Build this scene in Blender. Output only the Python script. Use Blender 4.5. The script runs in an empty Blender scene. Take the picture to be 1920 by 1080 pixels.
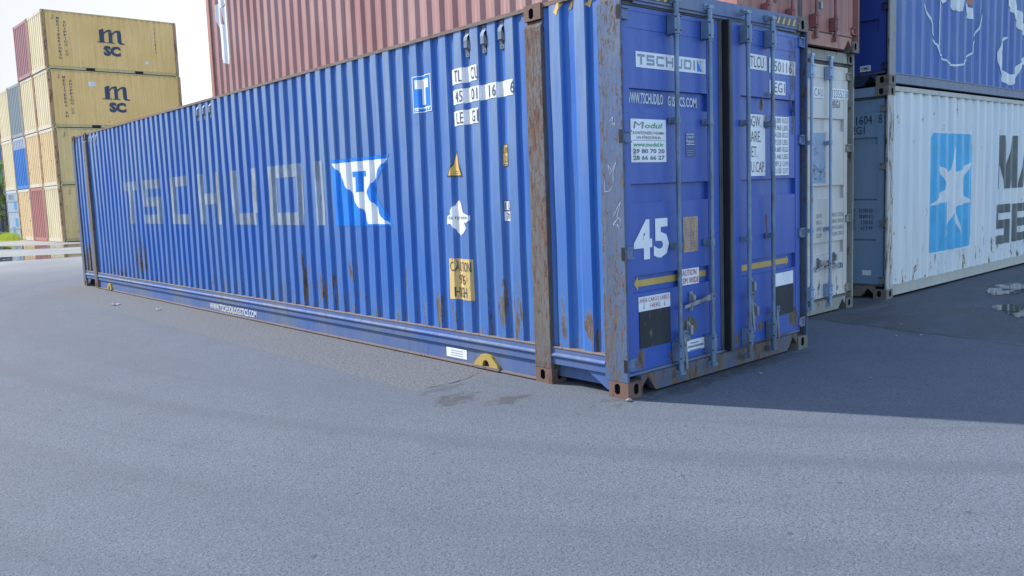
import bpy, bmesh, math, random
from math import sin, cos, pi, radians
from mathutils import Vector, Matrix
C = bpy.context.scene.collection
scn = bpy.context.scene
# ------------------------------------------------------------------ camera
CAM = [-4.46054955, -3.73768289, 1.50850503, -0.702416095, -0.104736139, -0.0403083032, 1548.90883, -52.4616488, -16.5004616]
yaw, pitch, roll = CAM[3:6]
f = Vector((-sin(yaw)*cos(pitch), cos(yaw)*cos(pitch), sin(pitch)))
r = Vector((cos(yaw), sin(yaw), 0)); u = r.cross(f)
r2 = cos(roll)*r + sin(roll)*u; u2 = -sin(roll)*r + cos(roll)*u
cd = bpy.data.cameras.new('camera'); cam = bpy.data.objects.new('camera', cd); C.objects.link(cam)
cam.matrix_world = Matrix(((r2.x, u2.x, -f.x, CAM[0]), (r2.y, u2.y, -f.y, CAM[1]), (r2.z, u2.z, -f.z, CAM[2]), (0, 0, 0, 1)))
cd.sensor_width = 36; cd.lens = CAM[6]/1920*36
cd.shift_x = -CAM[7]/1920; cd.shift_y = CAM[8]/1920
cd.clip_start = 0.05; cd.clip_end = 6000
scn.camera = cam
# ------------------------------------------------------------------ sky, sun, exposure
SUN_AZ = Vector((-0.45, 0.893, 0)).normalized(); SUN_EL = radians(40)
w = bpy.data.worlds.new('World'); scn.world = w; w.use_nodes = True
nt = w.node_tree; bg = nt.nodes['Background']
sky = nt.nodes.new('ShaderNodeTexSky'); sky.sky_type = 'NISHITA'; sky.sun_disc = False
sky.sun_elevation = SUN_EL; sky.sun_rotation = math.atan2(SUN_AZ.x, SUN_AZ.y)
sky.air_density = 1.0; sky.dust_density = 1.2; sky.ozone_density = 1.6
# thin bright overcast towards the sun and along the horizon, blue sky overhead and behind the camera
def WN(t, **k):
    o = nt.nodes.new(t)
    for a_, v_ in k.items(): setattr(o, a_, v_)
    return o
tcw = WN('ShaderNodeTexCoord'); dt = WN('ShaderNodeVectorMath', operation='DOT_PRODUCT'); nt.links.new(tcw.outputs['Generated'], dt.inputs[0])
dt.inputs[1].default_value = (SUN_AZ.x*cos(SUN_EL*.5), SUN_AZ.y*cos(SUN_EL*.5), sin(SUN_EL*.5))
mr = WN('ShaderNodeMapRange', interpolation_type='SMOOTHSTEP'); nt.links.new(dt.outputs['Value'], mr.inputs[0]); mr.inputs[1].default_value = 0.30; mr.inputs[2].default_value = 0.80
cn = WN('ShaderNodeTexNoise'); nt.links.new(tcw.outputs['Generated'], cn.inputs[0]); cn.inputs['Scale'].default_value = 2.6; cn.inputs['Detail'].default_value = 6
cr = WN('ShaderNodeMapRange', interpolation_type='SMOOTHSTEP'); nt.links.new(cn.outputs[0], cr.inputs[0]); cr.inputs[1].default_value = 0.50; cr.inputs[2].default_value = 0.70; cr.inputs[4].default_value = 0.34
mx = WN('ShaderNodeMath', operation='MAXIMUM'); nt.links.new(mr.outputs[0], mx.inputs[0]); nt.links.new(cr.outputs[0], mx.inputs[1])
cm = WN('ShaderNodeMix', data_type='RGBA'); nt.links.new(mx.outputs[0], cm.inputs[0]); nt.links.new(sky.outputs[0], cm.inputs[6]); cm.inputs[7].default_value = (2.22, 2.27, 2.38, 1)
nt.links.new(cm.outputs[2], bg.inputs[0]); bg.inputs[1].default_value = 0.15
sd = bpy.data.lights.new('sun', 'SUN'); sd.energy = 2.35; sd.angle = radians(1.2); sd.color = (1, 0.965, 0.91)
so = bpy.data.objects.new('sun', sd); C.objects.link(so)
sv = Vector((SUN_AZ.x*cos(SUN_EL), SUN_AZ.y*cos(SUN_EL), sin(SUN_EL)))
so.rotation_euler = sv.to_track_quat('Z', 'Y').to_euler(); so.location = sv*50
vs = scn.view_settings; scn.display_settings.display_device = 'sRGB'
vs.view_transform = 'Standard'; vs.look = 'None'; vs.exposure = 1.47; vs.gamma = 1; vs.use_curve_mapping = False
scn.cycles.max_bounces = 6; scn.cycles.use_denoising = True
random.seed(7)

# ------------------------------------------------------------------ materials
class NT:
    def __init__(s, name):
        m = bpy.data.materials.new(name); m.use_nodes = True; s.m = m; s.t = m.node_tree
        s.b = s.t.nodes['Principled BSDF']; s.x = 0
    def n(s, typ, **k):
        o = s.t.nodes.new(typ)
        for a, v in k.items(): setattr(o, a, v)
        return o
    def put(s, sock, v):
        if isinstance(v, bpy.types.NodeSocket): s.t.links.new(v, sock)
        elif v is not None:
            if sock.type == 'RGBA' and len(v) == 3: v = (*v, 1)
            sock.default_value = v
    def math(s, op, a, b=0.0, c=None, clamp=False):
        o = s.n('ShaderNodeMath', operation=op, use_clamp=clamp); s.put(o.inputs[0], a); s.put(o.inputs[1], b)
        if c is not None: s.put(o.inputs[2], c)
        return o.outputs[0]
    def mix(s, fac, a, b, mode='MIX'):
        o = s.n('ShaderNodeMix', data_type='RGBA', blend_type=mode); s.put(o.inputs[0], fac)
        s.put(o.inputs[6], a); s.put(o.inputs[7], b); return o.outputs[2]
    def ramp(s, v, a, b, lo=0.0, hi=1.0):
        o = s.n('ShaderNodeMapRange', interpolation_type='SMOOTHSTEP'); s.put(o.inputs[0], v)
        o.inputs[1].default_value = a; o.inputs[2].default_value = b; o.inputs[3].default_value = lo; o.inputs[4].default_value = hi
        return o.outputs[0]
    def coord(s, scale=(1, 1, 1), obj=True, loc=None):
        if not hasattr(s, 'base'):
            tc = s.n('ShaderNodeTexCoord'); s.raw = tc.outputs['Object']
            oi = s.n('ShaderNodeObjectInfo'); sc = s.n('ShaderNodeVectorMath', operation='SCALE'); s.put(sc.inputs[0], oi.outputs['Location']); sc.inputs['Scale'].default_value = 0.731
            ad = s.n('ShaderNodeVectorMath', operation='ADD'); s.put(ad.inputs[0], s.raw); s.put(ad.inputs[1], sc.outputs[0]); s.base = ad.outputs[0]
        o = s.n('ShaderNodeVectorMath', operation='MULTIPLY'); s.put(o.inputs[0], s.base); o.inputs[1].default_value = scale
        return o.outputs[0]
    def noise(s, vec, scale=1.0, detail=4, rough=0.55, dist=0.0):
        o = s.n('ShaderNodeTexNoise'); s.put(o.inputs['Vector'], vec); o.inputs['Scale'].default_value = scale
        o.inputs['Detail'].default_value = detail; o.inputs['Roughness'].default_value = rough; o.inputs['Distortion'].default_value = dist
        return o.outputs[0]
    def bump(s, h, strength=0.3, dist=0.01):
        o = s.n('ShaderNodeBump'); o.inputs['Strength'].default_value = strength; o.inputs['Distance'].default_value = dist
        s.put(o.inputs['Height'], h); s.put(s.b.inputs['Normal'], o.outputs[0])

RUST = (0.13, 0.060, 0.035)
def paint(name, col, worn=None, fs=None, rust=0.5, fade=0.25, chip=0.3, rough=0.42, low=0.0, spots=(), sax=1, chalk=None, rustcol=RUST, peel=None, streak=0.35, split=None, bump=0.25):
    """weathered container paint; rust 0..1 amount, low = extra rust near the floor, spots = (y, z, ry, rz) damage places,
    chalk = (x of the outer flats, width) faded outer flats"""
    g = NT(name); worn = worn or tuple(min(1, c*0.6+0.16) for c in col)
    big = g.noise(g.coord((0.9, 0.9, 0.7)), 1.0, 3)
    c = g.mix(g.ramp(big, 0.3, 0.75, 0, fade*1.4), col, worn)
    if split:
        sp0 = g.n('ShaderNodeSeparateXYZ'); g.put(sp0.inputs[0], g.raw)
        c = g.mix(g.ramp(sp0.outputs[2], split[0]-0.02, split[0]+0.02), c, split[1])
    st = g.noise(g.coord((9, 9, 0.55)), 1.0, 5, 0.6)
    c = g.mix(g.ramp(st, 0.45, 0.75, 0, streak), c, tuple(x*0.55+0.03 for x in col))
    st2 = g.noise(g.coord((14, 14, 0.9)), 1.3, 4, 0.6)
    c = g.mix(g.ramp(st2, 0.52, 0.8, 0, streak*1.1), c, worn)
    if chalk:
        sp = g.n('ShaderNodeSeparateXYZ'); g.put(sp.inputs[0], g.raw)
        m = g.ramp(sp.outputs[0], chalk[0]+0.012, chalk[0]-0.001)
        hz = g.ramp(g.math('ADD', sp.outputs[2], g.math('MULTIPLY', g.noise(g.coord((3, 3, 1)), 1.0, 3), 1.2)), 1.3, 3.3, 0.10, 1.0)
        m = g.math('MULTIPLY', m, g.math('MULTIPLY', hz, g.ramp(g.noise(g.coord((22, 22, 1.4)), 1, 5, 0.65), 0.3, 0.62, 0.5, 0.95)))
        c = g.mix(g.math('MULTIPLY', m, chalk[1]), c, chalk[2])
    fine = g.noise(g.coord(fs or ((34, 34, 11.0) if peel else (10, 10, 3.2))), 1.0, 9, 0.72, 0.35)
    v = fine
    if peel: v = g.math('ADD', v, g.math('MULTIPLY', g.math('SUBTRACT', g.noise(g.coord((5, 5, 1.1)), 1.0, 4, 0.6), 0.5), 0.55))
    sz = g.n('ShaderNodeSeparateXYZ'); g.put(sz.inputs[0], g.raw)
    if low:
        v = g.math('ADD', v, g.ramp(sz.outputs[2], 0.95, 0.25, 0, low))
    for (sy, szz, ry, rz, k) in spots:
        dy = g.math('DIVIDE', g.math('SUBTRACT', sz.outputs[sax], sy), ry); dz = g.math('DIVIDE', g.math('SUBTRACT', sz.outputs[2], szz), rz)
        d = g.math('ADD', g.math('MULTIPLY', dy, dy), g.math('MULTIPLY', dz, dz))
        v = g.math('ADD', v, g.ramp(d, 1.0, 0.0, 0, k))
    thr = 0.79 - 0.27*rust
    m = g.ramp(v, thr, thr+0.035)
    halo = g.ramp(v, thr-0.05, thr+0.01, 0, 0.45)
    rn = g.noise(g.coord((30, 30, 9)), 1.0, 6, 0.7)
    rc = g.mix(g.ramp(rn, 0.35, 0.65), tuple(x*0.6 for x in rustcol), tuple(min(1, x*1.5) for x in rustcol))
    c = g.mix(halo, c, worn)
    if peel:
        c2 = g.ramp(g.noise(g.coord((26, 26, 5)), 1.0, 7, 0.7, 0.4), 0.42, 0.56)
        rc = g.mix(c2, rc, peel)
    c = g.mix(m, c, rc)
    ch = g.noise(g.coord((34, 34, 16)), 1.0, 5, 0.7)
    cm = g.ramp(ch, 0.77-0.1*chip, 0.80-0.1*chip, 0, 0.8)
    c = g.mix(cm, c, tuple(min(1, x*1.3) for x in RUST))
    g.put(g.b.inputs['Base Color'], c)
    g.put(g.b.inputs['Roughness'], g.math('ADD', g.math('MULTIPLY', m, 0.4), g.ramp(st, 0.3, 0.8, rough, rough+0.15)))
    h = g.math('ADD', g.math('MULTIPLY', m, -0.5), g.math('MULTIPLY', g.noise(g.coord((5, 5, 2)), 1.0, 3), 1.6))
    h = g.math('ADD', h, g.math('MULTIPLY', rn, 0.35))
    g.bump(h, bump, 0.012)
    return g.m

def flat(name, col, rough=0.5, var=0.12, metal=0.0, dirt=0.0, dcol=(0.12, 0.09, 0.07), peel=0.0, alpha=None):
    g = NT(name); n1 = g.noise(g.coord((6, 6, 3)), 1.0, 6, 0.65)
    c = g.mix(g.ramp(n1, 0.3, 0.7), tuple(x*(1-var) for x in col), tuple(min(1, x*(1+var)) for x in col))
    if dirt: c = g.mix(g.ramp(g.noise(g.coord((16, 16, 5)), 1.0, 7, 0.7), 0.62-0.25*dirt, 0.72-0.15*dirt, 0, 0.85), c, dcol)
    g.put(g.b.inputs['Base Color'], c); g.b.inputs['Roughness'].default_value = rough; g.b.inputs['Metallic'].default_value = metal
    if alpha or peel:
        a = g.ramp(g.noise(g.coord((20, 20, 7)), 1.0, 7, 0.7, 0.3), (peel or 0.0), (peel or 0.0)+0.06)
        if alpha: a = g.math('MULTIPLY', a, alpha)
        g.put(g.b.inputs['Alpha'], a)
    g.bump(n1, 0.15, 0.004)
    return g.m

BLUE = (0.013, 0.080, 0.43); BLUE_W = (0.10, 0.20, 0.42)
M = {}
M['main_side'] = paint('blue_side_paint', (0.019, 0.125, 0.46), (0.10, 0.19, 0.36), rust=0.44, low=0.13, fade=0.34, chalk=(0.025, 0.9, (0.19, 0.28, 0.42)),
    rustcol=(0.11, 0.085, 0.075), rough=0.42, streak=0.34,
    fs=(24, 24, 3.4), spots=((4.72, 0.66, 0.22, 0.42, .14), (4.35, 0.62, 0.16, 0.36, .14), (4.05, 0.60, 0.12, 0.3, .12), (2.76, 0.74, 0.045, 0.26, .21), (2.20, 0.48, 0.06, 0.26, .18), (10.3, 0.80, 0.5, 0.5, .16),
           (13.3, 0.55, 0.35, 0.5, .18), (1.36, 0.62, 0.10, 0.4, .13), (5.86, 1.62, 0.05, 0.32, .28), (3.7, 0.78, 0.10, 0.2, .16), (0.38, 0.50, 0.05, 0.16, .17), (1.16, .6, .07, .35, .17), (0.64, .55, .04, .3, .15)))
M['main_rail'] = paint('blue_rail_paint', (0.036, 0.105, 0.33), (0.14, 0.16, 0.19), rust=0.35, fade=0.6, chip=0.4, rustcol=(0.16, 0.12, 0.09), rough=0.68, streak=0.5)
M['main_ledge'] = paint('rusty_edge', (0.16, 0.11, 0.09), (0.22, 0.20, 0.19), rust=0.8, rustcol=(0.13, 0.075, 0.05), rough=0.75)
M['main_post'] = paint('rusty_blue_post', (0.050, 0.10, 0.23), (0.10, 0.125, 0.165), rust=1.04, fade=0.7, chip=0.9, rustcol=(0.125, 0.070, 0.050), peel=(0.095, 0.11, 0.13), rough=0.6, streak=0.6, bump=0.6)
M['main_post2'] = paint('rust_worn_post', (0.11, 0.115, 0.13), (0.13, 0.12, 0.115), rust=1.1, fade=0.7, chip=0.9, rustcol=(0.125, 0.066, 0.050), peel=(0.14, 0.11, 0.095), rough=0.65, streak=0.6, bump=0.6)
M['casting'] = paint('rusty_casting', (0.15, 0.085, 0.065), (0.2, 0.13, 0.1), rust=0.9, rustcol=(0.12, 0.062, 0.045), rough=0.75, bump=0.5)
M['casting2'] = paint('grey_casting', (0.16, 0.14, 0.12), (0.22, 0.2, 0.17), rust=0.8, rustcol=(0.10, 0.06, 0.045), rough=0.75, bump=0.5)
M['main_door'] = paint('blue_door_paint', (0.028, 0.088, 0.38), (0.09, 0.13, 0.34), rust=0.16, low=0.10, fade=0.25, chip=0.2, rustcol=(0.13, 0.095, 0.07), rough=0.40, sax=0, spots=((0.72, 0.42, .13, .13, .30), (0.76, .64, .09, .10, .26), (.515, 1.06, .05, .05, .30), (.10, .27, .10, .10, .22), (.50, .22, .06, .07, .24), (1.0, .24, .12, .09, .2), (-.12, .30, .12, .14, .26), (-.62, 2.13, .05, .09, .30), (-.70, .30, .07, .06, .28), (-1.08, .24, .05, .09, .3), (-.60, 1.15, .04, .16, .26), (-.95, 1.02, .04, .05, .26)), streak=0.15, bump=0.12)
M['main_sill'] = paint('sill_paint', (0.06, 0.09, 0.19), (0.13, 0.12, 0.11), fs=(16, 16, 8), rust=1.15, fade=0.6, rustcol=(0.115, 0.08, 0.06), rough=0.65, peel=(0.14, 0.12, 0.10))
M['main_head'] = paint('header_paint', (0.10, 0.16, 0.33), (0.20, 0.22, 0.25), rust=0.45, fade=0.6, rustcol=(0.12, 0.08, 0.06), rough=0.6)
M['bar'] = flat('galvanised_bar', (0.135, 0.20, 0.30), 0.45, 0.3, 0.25, dirt=0.42, dcol=(0.14, 0.11, 0.09))
M['gear'] = flat('galvanised_gear', (0.26, 0.28, 0.30), 0.5, 0.25, 0.35, dirt=0.4)
M['gasket'] = flat('rubber_gasket', (0.085, 0.085, 0.09), 0.7, 0.3, dirt=0.3, dcol=(0.10, 0.09, 0.08))
M['shaded_rubber'] = flat('shaded_rubber', (0.012, 0.012, 0.016), 0.7, 0.2)  # gasket rubber with the shade of its side face in the colour
M['dark'] = flat('dark_void', (0.006, 0.006, 0.010), 0.8, 0.1)
M['navy'] = flat('deep_navy', (0.014, 0.026, 0.075), 0.6, 0.2)
M['white'] = flat('white_vinyl', (0.72, 0.74, 0.78), 0.45, 0.06, dirt=0.08, dcol=(0.35, 0.32, 0.3))
M['white_peel'] = flat('worn_white_vinyl', (0.72, 0.74, 0.78), 0.5, 0.08, dirt=0.2, dcol=(0.4, 0.35, 0.3), peel=0.30)
M['ink'] = flat('black_ink', (0.05, 0.055, 0.07), 0.5, 0.3)
M['red_ink'] = flat('red_ink', (0.40, 0.06, 0.04), 0.5, 0.3)
M['grey_ink'] = flat('grey_ink', (0.16, 0.17, 0.19), 0.5, 0.1)
M['silver_ink'] = flat('silver_ink', (0.20, 0.25, 0.34), 0.4, 0.1)
M['green_ink'] = flat('green_ink', (0.07, 0.28, 0.12), 0.5, 0.15)
M['yellow'] = flat('yellow_vinyl', (0.62, 0.42, 0.13), 0.45, 0.12, dirt=0.15)
M['yellow_peel'] = flat('peeling_yellow_vinyl', (0.64, 0.45, 0.17), 0.5, 0.12, dirt=0.2, dcol=(0.45, 0.4, 0.33), peel=0.36)
M['gold'] = flat('gold_vinyl', (0.50, 0.34, 0.09), 0.45, 0.12)
M['safety'] = paint('yellow_bracket_paint', (0.42, 0.29, 0.06), (0.4, 0.33, 0.15), rust=0.3, rough=0.55)
M['cyan'] = flat('bright_blue_film', (0.004, 0.20, 0.68), 0.4, 0.1)
M['ghost'] = flat('ghost_lettering', (0.27, 0.33, 0.42), 0.5, 0.25, peel=0.30, alpha=0.92, dirt=0.10, dcol=(0.10, 0.17, 0.34))
M['lloyd'] = flat('dark_blue_label', (0.015, 0.04, 0.22), 0.4, 0.1)
M['paper'] = flat('aged_paper', (0.42, 0.28, 0.19), 0.8, 0.25, dirt=0.45, dcol=(0.14, 0.08, 0.05))
M['blackboard'] = flat('black_board', (0.020, 0.024, 0.032), 0.7, 0.2, dirt=0.12, dcol=(0.14, 0.15, 0.17))
M['chalk'] = flat('chalk_marks', (0.55, 0.57, 0.6), 0.8, 0.2, peel=0.42)
M['roof'] = flat('roof_paint', (0.10, 0.10, 0.12), 0.7, 0.2, dirt=0.4)
# others
M['red_side'] = paint('faded_red_paint', (0.32, 0.145, 0.145), (0.41, 0.255, 0.25), rust=0.30, fade=0.6, chip=0.6, rustcol=(0.20, 0.08, 0.06), rough=0.5, streak=0.3)
M['red_door'] = paint('faded_red_door', (0.34, 0.14, 0.12), (0.42, 0.20, 0.15), rust=0.55, fade=0.8, chip=0.6, rustcol=(0.10, 0.045, 0.035), rough=0.55, streak=0.8)
M['red_bar'] = flat('red_bar', (0.24, 0.08, 0.08), 0.5, 0.25, dirt=0.4)
M['wht_door'] = paint('dirty_white_door', (0.64, 0.61, 0.57), (0.52, 0.48, 0.44), rust=0.35, low=0.12, fade=0.7, chip=0.2, rustcol=(0.12, 0.10, 0.085), rough=0.5, streak=0.4)
M['wht_frame'] = paint('grey_white_frame', (0.33, 0.33, 0.28), (0.2, 0.19, 0.16), rust=0.8, fade=0.6, rustcol=(0.09, 0.065, 0.05), rough=0.6)
M['wht_bar'] = flat('blue_grey_bar', (0.27, 0.37, 0.53), 0.45, 0.15, 0.2, dirt=0.2)
M['pale_patch'] = flat('torn_blue_film', (0.24, 0.33, 0.46), 0.5, 0.12, dirt=0.1, dcol=(0.05, 0.05, 0.06), peel=0.30)
M['mk_side'] = paint('pale_grey_side', (0.60, 0.65, 0.69), (0.70, 0.69, 0.65), fs=(11, 11, 3.4), rust=0.60, low=0.06, fade=0.5, chip=0.5, rustcol=(0.22, 0.14, 0.08), rough=0.5, streak=0.4)
M['mk_post'] = paint('pale_rusty_post', (0.42, 0.43, 0.42), (0.5, 0.48, 0.42), fs=(22, 22, 4.0), rust=1.0, fade=0.6, chip=0.8, rustcol=(0.19, 0.115, 0.075), rough=0.6)
M['mk_rail'] = paint('beige_rail', (0.44, 0.44, 0.40), (0.40, 0.38, 0.32), rust=0.40, fade=0.6, rustcol=(0.2, 0.14, 0.09), rough=0.55)
M['mk_door'] = paint('grey_blue_door', (0.15, 0.27, 0.42), (0.22, 0.29, 0.37), rust=0.45, fade=0.6, chip=0.7, rustcol=(0.10, 0.08, 0.07), rough=0.55)
M['sky_blue'] = flat('sky_blue_panel', (0.05, 0.38, 0.66), 0.45, 0.12, dirt=0.10, dcol=(0.18, 0.12, 0.08))
M['mk_white'] = flat('painted_white', (0.62, 0.66, 0.68), 0.5, 0.1, dirt=0.12, dcol=(0.25, 0.15, 0.09))
M['mk_grey'] = flat('painted_dark_grey', (0.085, 0.105, 0.12), 0.5, 0.2, dirt=0.15, dcol=(0.22, 0.15, 0.10))
M['bl_side'] = paint('worn_blue_side', (0.055, 0.135, 0.40), (0.16, 0.22, 0.38), rust=0.38, fade=0.5, chip=0.5, rustcol=(0.10, 0.06, 0.05), rough=0.5, streak=0.45)
M['bl_door'] = paint('navy_door', (0.010, 0.045, 0.26), (0.03, 0.06, 0.24), rust=0.1, fade=0.2, rough=0.45, streak=0.2)
M['bl_rail'] = paint('slate_rail', (0.14, 0.17, 0.25), (0.2, 0.2, 0.22), rust=0.3, fade=0.4, rustcol=(0.12, 0.08, 0.07), rough=0.55)
M['bl_post'] = paint('peeled_grey_post', (0.24, 0.25, 0.27), (0.30, 0.28, 0.22), rust=0.75, fade=0.6, chip=0.8, rustcol=(0.17, 0.12, 0.08), rough=0.6)
M['orange'] = flat('faded_orange', (0.42, 0.16, 0.12), 0.5, 0.15)
YEL = (0.76, 0.465, 0.155)
def yell(n, rust=0.45, col=YEL, low=0.0): return paint(n, col, tuple(min(1, c*1.05+.06) for c in col), rust=rust, low=low, fade=0.5, chip=0.5, rustcol=(0.20, 0.085, 0.035), rough=0.5, streak=0.35)
M['y1'] = yell('mustard_paint', 0.50); M['y2'] = yell('mustard_paint_rusty', 0.62, (0.68, 0.46, 0.18)); M['y3'] = yell('cream_yellow_paint', 0.5, (0.74, 0.63, 0.40))
M['y4'] = yell('orange_yellow_paint', 0.72, (0.74, 0.55, 0.30))  # end-face yellow lightened, distance haze put into the colour
M['yrail'] = yell('yellow_rail', 0.6, (0.50, 0.37, 0.16)); M['ypost'] = paint('rust_yellow_post', (0.40, 0.24, 0.12), (0.3, 0.2, 0.13), rust=0.95, rustcol=(0.15, 0.06, 0.04), rough=0.65)
M['ywhite'] = flat('whitish_rail', (0.62, 0.56, 0.46), 0.5, 0.15, dirt=0.3, dcol=(0.35, 0.22, 0.12))
M['msc_ink'] = flat('navy_lettering', (0.030, 0.045, 0.085), 0.5, 0.25)
M['maroon'] = paint('maroon_end', (0.38, 0.19, 0.20), (0.35, 0.2, 0.2), rust=0.3, rough=0.5); M['redend'] = paint('brick_red_end', (0.44, 0.17, 0.15), (0.45, 0.25, 0.2), rust=0.35, rough=0.5, low=0.1)  # brick red end lightened to carry the haze in its colour
M['blueend'] = paint('bright_blue_end', (0.03, 0.19, 0.55), (0.05, 0.2, 0.5), rust=0.1, fade=0.2, rough=0.45, split=(2.02, (0.42, 0.46, 0.55, 1)))  # blue lightened as a stand-in for the haze veil
M['greyend'] = paint('grey_green_end', (0.25, 0.29, 0.31), (0.25, 0.3, 0.3), rust=0.3, rough=0.5)
M['whiteend'] = paint('white_blue_end', (0.50, 0.56, 0.64), (0.4, 0.5, 0.6), rust=0.3, rough=0.5)
M['patchblue'] = flat('blue_patch', (0.05, 0.26, 0.50), 0.5, 0.15)

# ------------------------------------------------------------------ mesh helpers
class MB:
    def __init__(s): s.v = []; s.f = []; s.mi = []; s.mats = []
    def mat(s, m):
        m = M[m] if isinstance(m, str) else m
        if m not in s.mats: s.mats.append(m)
        return s.mats.index(m)
    def add(s, vs, fs, m):
        o = len(s.v); s.v += [tuple(p) for p in vs]; i = s.mat(m)
        for q in fs: s.f.append(tuple(o+k for k in q)); s.mi.append(i)
    def box(s, a, b, m, R=None, T=None):
        x0, y0, z0 = a; x1, y1, z1 = b
        vs = [Vector(p) for p in ((x0,y0,z0),(x1,y0,z0),(x1,y1,z0),(x0,y1,z0),(x0,y0,z1),(x1,y0,z1),(x1,y1,z1),(x0,y1,z1))]
        if R is not None: vs = [R @ p for p in vs]
        if T is not None: vs = [p+Vector(T) for p in vs]
        s.add(vs, [(0,3,2,1),(4,5,6,7),(0,1,5,4),(1,2,6,5),(2,3,7,6),(3,0,4,7)], m)
    def cyl(s, p, q, r, m, n=10, r2=None, caps=True):
        p = Vector(p); q = Vector(q); d = (q-p).normalized(); a = d.orthogonal().normalized(); b = d.cross(a); r2 = r if r2 is None else r2
        vs = [p+r*(cos(2*pi*i/n)*a+sin(2*pi*i/n)*b) for i in range(n)]+[q+r2*(cos(2*pi*i/n)*a+sin(2*pi*i/n)*b) for i in range(n)]
        fs = [(i, (i+1) % n, n+(i+1) % n, n+i) for i in range(n)]
        if caps: fs += [tuple(range(n-1, -1, -1)), tuple(range(n, 2*n))]
        s.add(vs, fs, m)
    def prism(s, poly, axis, a, b, m):
        """polygon (2D) extruded along axis from a to b; poly axes are the other two in x,y,z order"""
        def P(p, t): return (t, p[0], p[1]) if axis == 0 else (p[0], t, p[1]) if axis == 1 else (p[0], p[1], t)
        n = len(poly); vs = [P(p, a) for p in poly]+[P(p, b) for p in poly]
        s.add(vs, [tuple(range(n)), tuple(range(2*n-1, n-1, -1))]+[(i, n+i, n+(i+1) % n, (i+1) % n) for i in range(n)], m)
    def strip(s, poly, axis, a, b, m):
        def P(p, t): return (t, p[0], p[1]) if axis == 0 else (p[0], t, p[1]) if axis == 1 else (p[0], p[1], t)
        n = len(poly); vs = [P(p, a) for p in poly]+[P(p, b) for p in poly]
        s.add(vs, [(i, i+1, n+i+1, n+i) for i in range(n-1)], m)
    def build(s, name, parent=None, label=None, loc=(0,0,0), rot=0, smooth=False, bevel=0, fixn=True):
        me = bpy.data.meshes.new(name); me.from_pydata(s.v, [], s.f)
        for m in s.mats: me.materials.append(m)
        me.polygons.foreach_set('material_index', s.mi)
        if fixn:
            b = bmesh.new(); b.from_mesh(me); bmesh.ops.recalc_face_normals(b, faces=b.faces[:]); b.to_mesh(me); b.free()
        me.update()
        if smooth:
            me.polygons.foreach_set('use_smooth', [True]*len(me.polygons)); me.set_sharp_from_angle(angle=radians(35))
        o = bpy.data.objects.new(name, me); C.objects.link(o); o.parent = parent; o.location = loc; o.rotation_euler = (0, 0, rot)
        if label: o['label'] = label
        if bevel:
            bm = o.modifiers.new('bevel', 'BEVEL'); bm.width = bevel; bm.segments = 2; bm.limit_method = 'ANGLE'; bm.angle_limit = radians(50)
        return o

def thing(name, label, cat, loc, rot=0, group=None, kind=None):
    o = bpy.data.objects.new(name, None); C.objects.link(o); o.location = loc; o.rotation_euler = (0, 0, rot)
    o.empty_display_size = 0.3; o['label'] = label; o['category'] = cat
    if group: o['group'] = group
    return o
def tag(o, label, cat=None, group=None, kind=None):
    o['label'] = label
    if cat: o['category'] = cat
    if group: o['group'] = group
    if kind: o['kind'] = kind
    return o

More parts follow.
